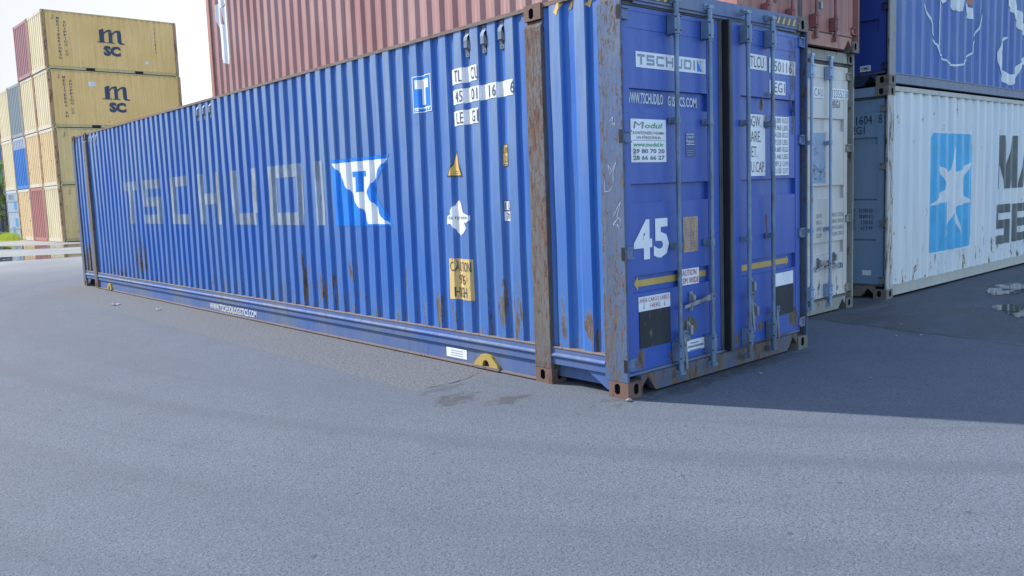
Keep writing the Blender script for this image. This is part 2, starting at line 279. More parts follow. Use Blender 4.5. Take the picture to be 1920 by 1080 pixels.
# text -> 2D triangles
_tc = {}
def text2d(s, bold=0.0):
    if (s, bold) in _tc: return _tc[(s, bold)]
    cu = bpy.data.curves.new('t', 'FONT'); cu.body = s; cu.size = 1; cu.resolution_u = 2; cu.offset = bold
    o = bpy.data.objects.new('t', cu); C.objects.link(o)
    dg = bpy.context.evaluated_depsgraph_get(); me = o.evaluated_get(dg).to_mesh()
    vs = [(v.co.x, v.co.y) for v in me.vertices]; fs = [tuple(p.vertices) for p in me.polygons]
    o.evaluated_get(dg).to_mesh_clear(); bpy.data.objects.remove(o); bpy.data.curves.remove(cu)
    _tc[(s, bold)] = (vs, fs); return vs, fs
class Art:
    """flat artwork in (a, b) = right, up seen from outside; mapped onto a surface later"""
    def __init__(s): s.items = []   # (verts2d, faces, mat, layer)
    def poly(s, pts, m, layer=0): s.items.append((list(pts), [tuple(range(len(pts)))], m, layer)); return s
    def rect(s, a0, b0, a1, b1, m, layer=0): return s.poly([(a0, b0), (a1, b0), (a1, b1), (a0, b1)], m, layer)
    def text(s, t, a0, b0, a1, b1, m, layer=1, bold=0.0, shear=0.0, fit=True):
        vs, fs = text2d(t, bold)
        if not vs: return s
        x0 = min(v[0] for v in vs); x1 = max(v[0] for v in vs); y0 = min(v[1] for v in vs); y1 = max(v[1] for v in vs)
        sx = (a1-a0)/(x1-x0); sy = (b1-b0)/(y1-y0)
        s.items.append(([(a0+(x-x0)*sx+shear*(y-y0)*sy, b0+(y-y0)*sy) for x, y in vs], fs, m, layer)); return s
    def vtext(s, t, a0, b0, a1, b1, m, n=None):
        """letters stacked top to bottom between b1 and b0"""
        n = n or len(t); step = (b1-b0)/n
        for i, ch in enumerate(t):
            if ch != ' ': 
                wid = (a1-a0)*(0.3 if ch == 'I' else 1.0); c0 = (a0+a1)/2
                s.text(ch, c0-wid/2, b1-(i+1)*step+step*0.16, c0+wid/2, b1-i*step-step*0.10, m, 1, 0.02)
        return s
    def line(s, p, q, wd, m, layer=1):
        p = Vector(p); q = Vector(q); d = (q-p).normalized(); n_ = Vector((-d.y, d.x))*wd/2
        return s.poly([tuple(p+n_), tuple(p-n_), tuple(q-n_), tuple(q+n_)], m, layer)
    def pline(s, pts, wd, m, layer=1):
        for i in range(len(pts)-1): s.line(pts[i], pts[i+1], wd, m, layer)
        return s
    def build(s, name, parent, fn, cuts=(), label=None, loc=(0,0,0), rot=0, cutdir=0):
        """fn(a, b, off) -> xyz; cuts = a-values where the surface folds"""
        o = None; mats = []; allv = []; allf = []; mi = []
        for vs, fs, m, layer in s.items:
            bm = bmesh.new(); bv = [bm.verts.new((x, y, 0)) for x, y in vs]
            for q in fs:
                try: bm.faces.new([bv[k] for k in q])
                except ValueError: pass
            lo = min(x for x, y in vs); hi = max(x for x, y in vs)
            for c in cuts:
                if lo < c < hi:
                    bmesh.ops.bisect_plane(bm, geom=bm.verts[:]+bm.edges[:]+bm.faces[:], plane_co=(c, 0, 0), plane_no=(1, 0, 0), dist=1e-6)
            zlo = min(y for x, y in vs); zhi = max(y for x, y in vs)
            if cuts and zhi-zlo > 0.12:
                k = math.ceil(zlo/0.1)
                while k*0.1 < zhi:
                    bmesh.ops.bisect_plane(bm, geom=bm.verts[:]+bm.edges[:]+bm.faces[:], plane_co=(0, k*0.1, 0), plane_no=(0, 1, 0), dist=1e-6); k += 1
            mat_ = M[m] if isinstance(m, str) else m
            if mat_ not in mats: mats.append(mat_)
            base = len(allv); bm.verts.index_update()
            allv += [fn(v.co.x, v.co.y, 0.003+0.0012*layer) for v in bm.verts]
            for q in bm.faces: allf.append(tuple(base+v.index for v in q.verts)); mi.append(mats.index(mat_))
            bm.free()
        me = bpy.data.meshes.new(name); me.from_pydata([tuple(p) for p in allv], [], allf)
        for m in mats: me.materials.append(m)
        me.polygons.foreach_set('material_index', mi); me.update()
        o = bpy.data.objects.new(name, me); C.objects.link(o); o.parent = parent; o.location = loc; o.rotation_euler = (0, 0, rot)
        if label: o['label'] = label
        return o

# ------------------------------------------------------------------ container pieces (container frame: doors face -Y, length +Y, width +X)
def ell(cx, cy, rx, ry, n=16): 
    """stadium outline"""
    pts = []
    r = min(rx, ry); ex = rx-r; ey = ry-r
    for i in range(n):
        a = 2*pi*(i+0.5)/n; pts.append((cx+r*cos(a)+(ex if cos(a) > 0 else -ex), cy+r*sin(a)+(ey if sin(a) > 0 else -ey)))
    return pts
def face_with_hole(mb, P, w_, h_, hole, depth, m):
    """rectangle 0..w, 0..h with a hole; P(a, b, d) maps, d = inward depth"""
    n = len(hole); sq = []
    # outer ring points matched by angle
    cx = sum(p[0] for p in hole)/n; cy = sum(p[1] for p in hole)/n
    for (x, y) in hole:
        dx, dy = x-cx, y-cy; t = min(((w_-cx) if dx > 0 else cx)/max(abs(dx), 1e-9), ((h_-cy) if dy > 0 else cy)/max(abs(dy), 1e-9)); sq.append((cx+dx*t, cy+dy*t))
    # snap nearest ring point to each corner
    for c in ((0, 0), (w_, 0), (w_, h_), (0, h_)):
        k = min(range(n), key=lambda i: (sq[i][0]-c[0])**2+(sq[i][1]-c[1])**2); sq[k] = c
    vs = [P(x, y, 0) for x, y in sq]+[P(x, y, 0) for x, y in hole]+[P(x, y, depth) for x, y in hole]
    mb.add(vs, [(i, (i+1) % n, n+(i+1) % n, n+i) for i in range(n)], m)
    mb.add(vs[n:], [(i, (i+1) % n, n+(i+1) % n, n+i) for i in range(n)]+[tuple(range(n, 2*n))], 'dark')
def casting(parent, x, y, z, sx, sy, m, top, label=None):
    """corner fitting; (x, y, z) its outermost lower corner, sx/sy = +1 when it grows towards +axis"""
    LX, LY, LZ = 0.162, 0.178, 0.118
    mb = MB(); t = 0.028
    hz = 0.066 if not top else 0.052
    xi, yi = x+sx*LX, y+sy*LY
    face_with_hole(mb, lambda a, b, d: (x+sx*d, y+sy*a, z+b), LY, LZ, ell(0.100, hz, 0.026, 0.040), 0.035, m)
    face_with_hole(mb, lambda a, b, d: (x+sx*a, y+sy*d, z+b), LX, LZ, ell(0.089, hz, 0.026, 0.040), 0.035, m)
    zt = z+LZ if top else z; 
    face_with_hole(mb, lambda a, b, d: (x+sx*a, y+sy*b, zt-(d if top else -d)), LX, LY, ell(0.081, 0.089, 0.030, 0.058), 0.035, m)
    zo = z if top else z+LZ
    mb.add([(x, y, zo), (xi, y, zo), (xi, yi, zo), (x, yi, zo)], [(0, 1, 2, 3)], m)
    mb.add([(xi, y, z), (xi, yi, z), (xi, yi, z+LZ), (xi, y, z+LZ)], [(0, 1, 2, 3)], m)
    mb.add([(x, yi, z), (xi, yi, z), (xi, yi, z+LZ), (x, yi, z+LZ)], [(0, 1, 2, 3)], m)
    return mb.build('corner_casting', parent, label, fixn=False)

def profile(outs, s, d, lo, hi, lead, sf=None):
    """corrugation: outs = [(a, b)] outer flats ascending, s slope run, d depth; returns [(pos, depth)]"""
    p = [(lo, lead)]; sf = sf or s
    for a, b in outs:
        if a-s > p[-1][0]+1e-4: p.append((a-s, d))
        p += [(a, 0.0), (b, 0.0)]
        p.append((min(b+sf, hi), d))
    p.append((hi, lead))
    q = [p[0]]
    for t in p[1:]:
        if t[0] > q[-1][0]+1e-5: q.append(t)
    return q
def interp(p, x):
    if x <= p[0][0]: return p[0][1]
    for i in range(len(p)-1):
        if x <= p[i+1][0]: t = (x-p[i][0])/(p[i+1][0]-p[i][0]); return p[i][1]*(1-t)+p[i+1][1]*t
    return p[-1][1]
def dent(y, z, k):
    return k*(sin(y*2.1+z*1.3)*0.5+sin(y*5.3-z*2.2+1)*0.3+sin(z*7.1+y*9.7)*0.2)
def corr_panel(prof, z0, z1, fn, m, nz=8, edge=0.0):
    """fn(pos, z, depth) -> xyz"""
    mb = MB(); n = len(prof); vs = []
    for j in range(nz+1):
        z = z0+(z1-z0)*j/nz
        for p, d in prof: vs.append(fn(p, z, d))
    mb.add(vs, [(j*n+i, j*n+i+1, (j+1)*n+i+1, (j+1)*n+i) for j in range(nz) for i in range(n-1)], m)
    return mb
def relief(mb, xs, zs, depth, fn, m):
    """cells at depth[j][i]; fn(x, z, d)"""
    for j in range(len(zs)-1):
        for i in range(len(xs)-1):
            d = depth[j][i]
            mb.add([fn(xs[i], zs[j], d), fn(xs[i+1], zs[j], d), fn(xs[i+1], zs[j+1], d), fn(xs[i], zs[j+1], d)], [(0, 1, 2, 3)], m)
            if i+1 < len(xs)-1 and depth[j][i+1] != d:
                e = depth[j][i+1]; mb.add([fn(xs[i+1], zs[j], d), fn(xs[i+1], zs[j], e), fn(xs[i+1], zs[j+1], e), fn(xs[i+1], zs[j+1], d)], [(0, 1, 2, 3)], m)
            if j+1 < len(zs)-1 and depth[j+1][i] != d:
                e = depth[j+1][i]; sl = 0.012 if abs(e-d) > 0.015 else 0
                mb.add([fn(xs[i], zs[j+1], d), fn(xs[i+1], zs[j+1], d), fn(xs[i+1], zs[j+1], e), fn(xs[i], zs[j+1], e)], [(0, 1, 2, 3)], m)

def door(root, px, py, sgn, x_free, z0, z1, rx0, rx1, ribs, m, ang=0.0, label=None, gask=True, thick=0.05, gm='gasket'):
    """leaf hinged at px; sgn=+1 leaf extends to +x from the hinge. x values in the container frame"""
    L = lambda x: x-px
    mb = MB(); y0 = 0.0
    xa, xb = sorted((px, x_free)); xs = [xa, rx0, rx1, xb]
    zs = [z0, z0+0.05]; dep = [[0, 0, 0]]
    for (a, b) in ribs:
        zs += [a, b]; dep += [[0, 0.004, 0], [0, 0.034, 0]]
    zs += [z1-0.15, z1-0.146, z1-0.03, z1]; dep += [[0, 0.004, 0], [0, .009, 0], [0, 0.004, 0], [0, 0, 0]]
    fn = lambda x, z, d: (L(x), y0+d, z)
    relief(mb, xs, zs, dep, fn, m)
    e = thick
    mb.add([(L(xa), 0, z0), (L(xa), e, z0), (L(xa), e, z1), (L(xa), 0, z1), (L(xb), 0, z0), (L(xb), e, z0), (L(xb), e, z1), (L(xb), 0, z1)],
           [(0, 1, 2, 3), (4, 7, 6, 5), (0, 4, 5, 1), (3, 2, 6, 7), (1, 5, 6, 2)], m)
    o = mb.build('door', root, label, loc=(px, py, 0), rot=ang, fixn=False)
    if gask:
        g = MB()
        xf = L(x_free)
        a, b = sorted((xf, xf+0.020*(1 if x_free > px else -1)))
        g.box((a, 0.004, z0-0.01), (b, e+0.012, z1+0.01), 'shaded_rubber')  # side of the seal, painted near-black as if shaded
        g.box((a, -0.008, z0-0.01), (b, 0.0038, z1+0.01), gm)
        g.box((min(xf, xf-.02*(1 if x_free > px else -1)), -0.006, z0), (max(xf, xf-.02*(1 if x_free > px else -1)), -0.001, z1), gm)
        g.box((L(xa)+.01, 0.012, z0-0.022), (L(xb), e, z0-0.001), gm)
        g.box((L(xa)+.01, 0.012, z1+0.001), (L(xb), e, z1+0.02), gm)
        g.build('door_gasket', o)
    return o
def plane_fn(px, y=0.0, extra=0.0): return lambda a, b, off: (a-px, y-off-extra, b)
def lock_bar(d, px, x, z0, z1, m, r=0.017, y=-0.055, plates=True, brackets=(1.975, 1.055), keep=0.0):
    X = x-px; mb = MB()
    mb.cyl((X, y, z0+0.03), (X, y, z1-0.03), r, m, 12)
    for zz, top in ((z0, False), (z1, True)):
        s = -1 if top else 1
        pz = zz+s*0.105; qz = zz+s*0.245
        a, b = sorted((pz, qz))
        mb.box((X-0.040, y-0.018, a), (X+0.028, -0.004, b), m)
        mb.cyl((X, y-0.004, a), (X, y-0.004, b), r*1.55, m, 12)
        for bx in (-0.031, 0.021):
            for bz in (a+0.022, b-0.022): mb.cyl((X+bx, y-0.018, bz), (X+bx, y-0.026, bz), 0.006, 'dark', 6)
        mb.cyl((X, y, b if not top else a), (X, y, (b+.02) if not top else (a-.02)), r*1.35, m, 12)
        mb.cyl((X, y, zz+s*0.025), (X, y, zz+s*0.105), r*1.25, m, 12)
        mb.box((X-0.030, y-0.020, min(zz, zz+s*0.024)), (X+0.034, y+0.035, max(zz, zz+s*0.024)), m)
        mb.box((X-0.046, y+0.01, min(zz-s*0.012, zz+s*0.034)), (X-0.02, y+0.045, max(zz-s*0.012, zz+s*0.034)), m)
    for bz in brackets:
        mb.box((X-0.045, -0.016, bz-0.022), (X+0.045, -0.004, bz+0.022), m)
        mb.cyl((X, y, bz-0.024), (X, y, bz+0.024), r*1.4, m, 12)
        mb.box((X-0.023, y-0.006, bz-0.02), (X+0.023, -0.006, bz+0.02), m)
        for bx in (-0.036, 0.036): mb.cyl((X+bx, -0.016, bz), (X+bx, -0.023, bz), 0.006, m, 6)
    return mb.build('locking_bar', d, smooth=True)
def hinge(parent, x0, x1, y, z, m, side):
    mb = MB(); a, b = (x0, x1)
    mb.box((min(a, b)+0.02, y-0.012, z-0.036), (max(a, b), y-0.002, z+0.036), m)
    mb.box((min(a, b)+0.02, y-0.026, z-0.042), (max(a, b), y-0.012, z-0.030), m)
    mb.box((min(a, b)+0.02, y-0.026, z+0.030), (max(a, b), y-0.012, z+0.042), m)
    px = a if side < 0 else b
    mb.cyl((px, y-0.016, z-0.045), (px, y-0.016, z+0.045), 0.013, m, 10)
    return mb.build('hinge', parent, smooth=True)

def shell(root, W, L, H, cm, pm, rm, sm, outs_l=None, outs_r=None, dl=0.025, nposts=(), pitch=0.278, left=True, door_end=True, near_closed=None, far='closed', rail_h=0.16, top_h=0.06, depth=0.036, castm=None, front_post=True, roofm='roof', rightm=None, endm=None, end_rail=None, castlabel=None):
    """posts, castings, rails, roof, floor, side and end panels"""
    for z, top in ((0, False), (H-0.118, True)):
        for x, sx in ((0, 1), (W, -1)):
            for y, sy in ((0, 1), (L, -1)): casting(root, x, y, z, sx, sy, cm, top)
    for x, sx in ((0, 1), (W, -1)):
        for y, sy in ((0, 1), (L, -1)):
            mb = MB(); pw = 0.14
            if y == 0 and door_end:
                # J-section rear post: outer face, front flange, recessed web
                pw = front_post if isinstance(front_post, float) else 0.16
                prof_ = [(0, 0), (0.022, 0), (0.022, 0.075), (0.066, 0.075), (0.066, 0.10), (0.055, pw), (0, pw)]
                mb.prism([(x+sx*a, b) for a, b in prof_], 2, 0.118, H-0.118, pm)
                mb.v = [v for v in mb.v]
            else:
                mb.box((min(x, x+sx*0.12), min(y, y+sy*pw), 0.118), (max(x, x+sx*0.12), max(y, y+sy*pw), H-0.118), pm)
            mb.build('corner_post', root, bevel=0.004)
    Y0 = 0.16 if not isinstance(front_post, float) else front_post
    for side, sx in ((0, 1), (W, -1)):
        X = lambda d: side+sx*d
        a0, b0 = Y0, L-0.14
        mb = MB(); mb.box((min(X(.004), X(.066)), 0.178, H-top_h), (max(X(.004), X(.066)), L-0.178, H-0.002), rm); mb.build('top_rail', root)
        mb = MB(); mb.strip([(X(p), z) for p, z in ((0.06, rail_h), (0.010, rail_h), (0.010, rail_h-0.014), (0.018, rail_h-0.016), (0.018, 0.045), (0.010, 0.041), (0.010, 0.03), (0.075, 0.03))], 1, 0.178, L-0.178, rm); mb.build('bottom_rail', root)
        k = int((b0-a0-0.12)/pitch); st = a0+((b0-a0)-k*pitch)/2
        outs = [(st+i*pitch+0.10, st+i*pitch+0.172) for i in range(k)]
        pr = profile(outs, 0.068, depth, a0, b0, depth*0.5)
        mm = (rightm or sm) if side else sm
        corr_panel(pr, rail_h-0.002, H-top_h+0.004, lambda p, z, d: (X(0.014+d+dent(p, z, 0.004)), p, z), mm).build('side_panel', root)
        root['prof'] = 1
    mb = MB(); n = max(4, int(L/0.4)); 
    mb.add([(0.03, 0.02, H-0.03), (W-.03, 0.02, H-.03), (W-.03, L-.02, H-.03), (.03, L-.02, H-.03)], [(0, 1, 2, 3)], roofm)
    for i in range(n):
        y = 0.3+i*(L-0.6)/n; mb.box((0.15, y, H-0.03), (W-0.15, y+0.2, H-0.016), roofm)
    mb.build('roof', root)
    mb = MB(); mb.box((0.02, 0.09, 0.05), (W-0.02, L-0.03, 0.15), 'dark'); mb.build('floor', root)
    return pr
def closed_end(root, W, H, y, sy, m, rm, n=7, railm=None):
    """corrugated blank end at y; sy = direction into the container"""
    mb = MB(); mb.box((0.162, min(y+sy*.004, y+sy*.07), 0.02), (W-0.162, max(y+sy*.004, y+sy*.07), 0.18), railm or rm); mb.build('end_sill', root)
    mb = MB(); mb.box((0.162, min(y+sy*.004, y+sy*.07), H-0.13), (W-0.162, max(y+sy*.004, y+sy*.07), H-0.005), railm or rm); mb.build('end_header', root)
    pitch = (W-0.24)/n; outs = [(0.12+i*pitch+pitch*0.27, 0.12+i*pitch+pitch*0.68) for i in range(n)]
    pr = profile(outs, pitch*0.16, 0.045, 0.12, W-0.12, 0.045)
    corr_panel(pr, 0.178, H-0.128, lambda p, z, d: (p, y+sy*(0.012+d*1.35), z), m, 2).build('end_panel', root)

# ================================================================== ground
def ground_mat():
    g = NT('asphalt'); sp = g.n('ShaderNodeSeparateXYZ'); g.put(sp.inputs[0], g.n('ShaderNodeTexCoord').outputs['Object']); X, Y = sp.outputs[0], sp.outputs[1]
    big = g.noise(g.coord((0.18, 0.18, 1)), 1.0, 5, 0.6)
    mid = g.noise(g.coord((1.6, 1.6, 1)), 1.0, 5, 0.6)
    fine = g.noise(g.coord((70, 70, 1)), 1.0, 3, 0.7)
    vo = g.n('ShaderNodeTexVoronoi'); g.put(vo.inputs['Vector'], g.coord((95, 95, 1))); vo.inputs['Scale'].default_value = 1.0
    agg = g.ramp(vo.outputs['Distance'], 0.1, 0.75, 1, 0)
    c = g.mix(g.ramp(big, 0.3, 0.7), (0.122, 0.141, 0.178), (0.147, 0.167, 0.203))
    c = g.mix(g.ramp(mid, 0.35, 0.72, 0, 0.45), c, (0.105, 0.126, 0.158))
    c = g.mix(g.math('MULTIPLY', g.ramp(fine, 0.40, 0.56), 0.50), c, (0.075, 0.085, 0.108))
    sv_ = g.n('ShaderNodeSeparateColor'); g.put(sv_.inputs[0], vo.outputs['Color'])
    c = g.mix(g.math('MULTIPLY', g.ramp(sv_.outputs[0], 0.86, 0.94), g.math('MULTIPLY', agg, 0.40)), c, (0.27, 0.29, 0.32))
    c = g.mix(g.math('MULTIPLY', g.ramp(sv_.outputs[1], 0.66, 0.74), g.math('MULTIPLY', agg, 0.8)), c, (0.045, 0.048, 0.060))
    # scattered dark specks and small stones
    v2 = g.n('ShaderNodeTexVoronoi'); g.put(v2.inputs['Vector'], g.coord((3.6, 3.6, 1))); v2.inputs['Scale'].default_value = 1.0
    c = g.mix(g.ramp(v2.outputs['Distance'], 0.062, 0.045, 0, 0.7), c, (0.055, 0.057, 0.07))
    # sweeping tyre lanes
    wv = g.math('ADD', g.math('MULTIPLY', Y, 1.0), g.math('MULTIPLY', g.math('ADD', X, g.math('MULTIPLY', mid, 0.3)), 0.42))
    dx = g.math('SUBTRACT', X, 11.44); dy = g.math('SUBTRACT', Y, 6.77)
    rad = g.math('SQRT', g.math('ADD', g.math('MULTIPLY', dx, dx), g.math('MULTIPLY', dy, dy)))
    cmb = g.n('ShaderNodeCombineXYZ'); g.put(cmb.inputs[0], rad); cmb.inputs[1].default_value = 3.3
    lanes = g.noise(cmb.outputs[0], 1.15, 4, 0.6)
    c = g.mix(g.ramp(lanes, 0.42, 0.66, 0, 0.25), c, (0.090, 0.102, 0.130))
    for R0, wd_, am_ in ((14.46, 0.17, 0.36), (15.62, 0.22, 0.26), (13.75, 0.07, 0.20), (15.1, 0.05, 0.14), (16.5, 0.16, 0.18), (17.6, 0.3, 0.20)):
        q_ = g.math('DIVIDE', g.math('ABSOLUTE', g.math('SUBTRACT', rad, g.math('ADD', R0-.06, g.math('MULTIPLY', mid, 0.12)))), wd_)
        c = g.mix(g.math('MULTIPLY', g.ramp(q_, 1.0, 0.15), g.ramp(big, 0.25, 0.65, am_*0.4, am_)), c, (0.080, 0.088, 0.110))
    # oily stains
    stn = g.noise(g.coord((2.3, 2.3, 1)), 1.0, 6, 0.65, 0.4)
    c = g.mix(g.ramp(stn, 0.66, 0.76, 0, 0.6), c, (0.075, 0.075, 0.085))
    # rough older strip along the long container: coarser and darker
    old = g.ramp(g.math('ADD', X, g.math('MULTIPLY', mid, 0.12)), -0.79, -0.76)
    old = g.math('MULTIPLY', old, g.math('MULTIPLY', g.ramp(Y, 1.38, 1.44), g.ramp(Y, 15.0, 13.0)))
    pit = g.ramp(g.noise(g.coord((42, 42, 1)), 1.0, 5, 0.75), 0.50, 0.56)
    c = g.mix(g.math('MULTIPLY', old, 0.5), c, (0.185, 0.188, 0.195))
    c = g.mix(g.math('MULTIPLY', g.math('MULTIPLY', old, pit), 0.75), c, (0.06, 0.06, 0.07))
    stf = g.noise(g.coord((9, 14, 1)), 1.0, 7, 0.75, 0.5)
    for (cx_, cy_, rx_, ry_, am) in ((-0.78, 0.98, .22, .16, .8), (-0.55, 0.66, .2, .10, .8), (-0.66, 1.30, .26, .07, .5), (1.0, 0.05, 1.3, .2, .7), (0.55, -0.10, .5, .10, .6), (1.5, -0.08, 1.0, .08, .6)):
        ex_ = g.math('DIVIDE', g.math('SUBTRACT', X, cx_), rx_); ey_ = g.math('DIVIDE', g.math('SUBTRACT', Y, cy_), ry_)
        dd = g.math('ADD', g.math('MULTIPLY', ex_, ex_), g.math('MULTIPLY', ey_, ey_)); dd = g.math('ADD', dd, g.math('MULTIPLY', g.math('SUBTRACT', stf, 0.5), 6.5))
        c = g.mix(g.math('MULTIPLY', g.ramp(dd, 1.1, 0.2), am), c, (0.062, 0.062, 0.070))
    # damp, dirt-darkened paving round the grey container
    edge = g.math('SUBTRACT', g.math('ADD', X, g.math('MULTIPLY', g.noise(g.coord((0.9, 0.9, 1)), 1.0, 4), 0.9)), g.math('MULTIPLY', Y, 0.18))
    wet = g.math('MULTIPLY', g.ramp(edge, 4.28, 4.36), g.ramp(Y, 20.0, 12.0))
    wn = g.ramp(g.noise(g.coord((0.8, 2.2, 1)), 1.0, 6, 0.65), 0.42, 0.56)
    wetm = g.math('MULTIPLY', wet, g.math('ADD', 0.35, g.math('MULTIPLY', wn, 0.65)))
    c = g.mix(g.math('MULTIPLY', wetm, 0.72), c, (0.058, 0.056, 0.055))
    # far yard in paler tones, sun glare put into the colour
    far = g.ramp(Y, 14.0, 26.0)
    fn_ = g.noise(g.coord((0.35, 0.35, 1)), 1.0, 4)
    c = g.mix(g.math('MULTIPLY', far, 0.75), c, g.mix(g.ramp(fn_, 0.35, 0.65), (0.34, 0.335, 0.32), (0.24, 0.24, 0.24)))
    g.put(g.b.inputs['Base Color'], c)
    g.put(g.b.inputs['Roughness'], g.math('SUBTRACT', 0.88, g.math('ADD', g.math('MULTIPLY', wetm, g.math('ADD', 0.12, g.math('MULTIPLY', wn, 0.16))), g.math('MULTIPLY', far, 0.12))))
    h = g.math('ADD', g.math('MULTIPLY', agg, 0.7), g.math('ADD', fine, g.math('MULTIPLY', g.math('MULTIPLY', old, pit), -1.2)))
    g.b.inputs['Specular IOR Level'].default_value = 0.35
    g.bump(h, 0.40, 0.005)
    return g.m
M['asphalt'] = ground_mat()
def ground_sheet():
    mb = MB(); S = 2500
    xs = [-S, -200, -40, -10, 0, 10, 40, 200, S]; n = len(xs)
    mb.add([(x, y, 0) for y in xs for x in xs], [(j*n+i, j*n+i+1, (j+1)*n+i+1, (j+1)*n+i) for j in range(n-1) for i in range(n-1)], 'asphalt')
    o = mb.build('ground'); o['kind'] = 'structure'; return o
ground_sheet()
def water_mat():
    g = NT('puddle_water'); n1 = g.noise(g.coord((1.5, 1.5, 1)), 1.0, 3)
    g.b.inputs['Base Color'].default_value = (0.03, 0.03, 0.032, 1); g.b.inputs['Roughness'].default_value = 0.03; g.b.inputs['IOR'].default_value = 1.33
    g.bump(n1, 0.03, 0.01); g.put(g.b.inputs['Alpha'], g.ramp(g.noise(g.coord((2.6, 2.6, 1)), 1.0, 6, 0.65), 0.40, 0.47)); return g.m
M['water'] = water_mat()
def puddle(pts, seed):
    rnd = random.Random(seed); out = []
    n = len(pts)
    for i in range(n):
        p = Vector(pts[i]); q = Vector(pts[(i+1) % n])
        for k in range(5):
            t = k/5; v = p.lerp(q, t); L_ = (q-p).length
            out.append((v.x+rnd.uniform(-1, 1)*0.035*L_*(k > 0), v.y+rnd.uniform(-1, 1)*0.035*L_*(k > 0)))
    mb = MB(); mb.add([(x, y, 0.004) for x, y in out], [tuple(range(len(out)))], 'water')
    o = mb.build('puddle', fixn=True); o['kind'] = 'structure'; return o

# ================================================================== the long blue container
W, L, H = 2.5, 13.716, 2.896
main = thing('shipping_container', 'long blue container with rusty posts and a large white 45', 'container', (0, 0, 0))
XS = 0.025
fixy = lambda y: y+(XS-0.01)*(y+3.74)/4.46
for z, top in ((0, False), (H-0.118, True)):
    for x, sx in ((0, 1), (W, -1)):
        for y, sy, cm in ((0, 1, 'casting2'), (L, -1, 'casting'), (0.762, 1, 'casting'), (L-0.762, -1, 'casting')):
            casting(main, x, y, z, sx, sy, 'casting' if (y > 0 or (x == 0 and not top)) else 'casting2', top)
for x, sx in ((0, 1), (W, -1)):
    mb = MB(); mb.prism([(x+sx*a, b) for a, b in [(0, 0.0), (0.020, 0.0), (0.020, 0.075), (0.064, 0.075), (0.064, 0.10), (0.05, 0.20), (0.026, 0.215), (0.003, 0.215), (0.003, 0.19), (0.0, 0.185)]], 2, 0.118, H-0.118, 'main_post')
    mb.build('corner_post', main, 'corner post with rust and peeling blue paint' if x == 0 else None, bevel=0.004)
    mb = MB(); mb.box((min(x, x+sx*.1), L-0.15, 0.118), (max(x, x+sx*.1), L, H-0.118), 'main_post'); mb.build('corner_post', main, bevel=0.004)
    for ya in (0.762, L-0.94):
        mb = MB(); xx = x-sx*0.004
        # intermediate post: chamfered shoulders under and over the castings
        zz = [0.118, 0.16, H-0.17, H-0.118]; dd = [0.0, -0.004, -0.004, 0.03]
        for k in range(3):
            a0, a1 = x+sx*dd[k], x+sx*dd[k+1]; b = x+sx*0.09
            mb.add([(a0, ya, zz[k]), (b, ya, zz[k]), (b, ya+.178, zz[k]), (a0, ya+.178, zz[k]), (a1, ya, zz[k+1]), (b, ya, zz[k+1]), (b, ya+.178, zz[k+1]), (a1, ya+.178, zz[k+1])],
                   [(0, 1, 5, 4), (1, 2, 6, 5), (2, 3, 7, 6), (3, 0, 4, 7)]+([(0, 3, 2, 1)] if k == 0 else [])+([(4, 5, 6, 7)] if k == 2 else []), 'main_post2')
        bmp = mb.build('intermediate_post', main, 'rust-brown intermediate post', bevel=0.005)
# side panels
EK = [1.098+0.2145*k for k in range(54)]
outs_mid = [(e, e+0.092) for e in EK if e+0.092 < 12.72]
outs_near = [(0.345, 0.436), (0.591, 0.691)]
outs_far = [(13.03+0.2145*k, 13.03+0.2145*k+0.092) for k in range(3)]
PR = {'mid': profile(outs_mid, 0.012, 0.029, 0.94, 12.776, 0.020, 0.055), 'near': profile(outs_near, 0.014, 0.033, 0.205, 0.762, 0.016, 0.045), 'far': profile(outs_far, 0.012, 0.029, 12.954, 13.566, 0.016, 0.055)}
# a weld seam step beside the near intermediate post
PR['mid'] = [(0.94, 0.012), (1.004, 0.012), (1.006, 0.019), (1.040, 0.024), (1.080, 0.029)]+[p for p in PR['mid'] if p[0] > 1.07]
def SD(y):
    if y < 0.762: return interp(PR['near'], y)
    if y > 12.94: return interp(PR['far'], y)
    return interp(PR['mid'], y)
for x, sx in ((0, 1), (W, -1)):
    for key in ('near', 'mid', 'far'):
        pr = PR[key]
        o = corr_panel(pr, 0.300, 2.862, lambda p, z, d: (x+sx*(XS+d+dent(p, z, 0.008)), p, z), 'main_side', 14).build('side_panel', main)
def LS(a, b, off):  # left side artwork: a = -y
    y = -a; return (XS+SD(y)+dent(y, b, 0.008)-off, y, b)
CUTS = sorted({-round(p[0], 5) for k in PR for p in PR[k]})
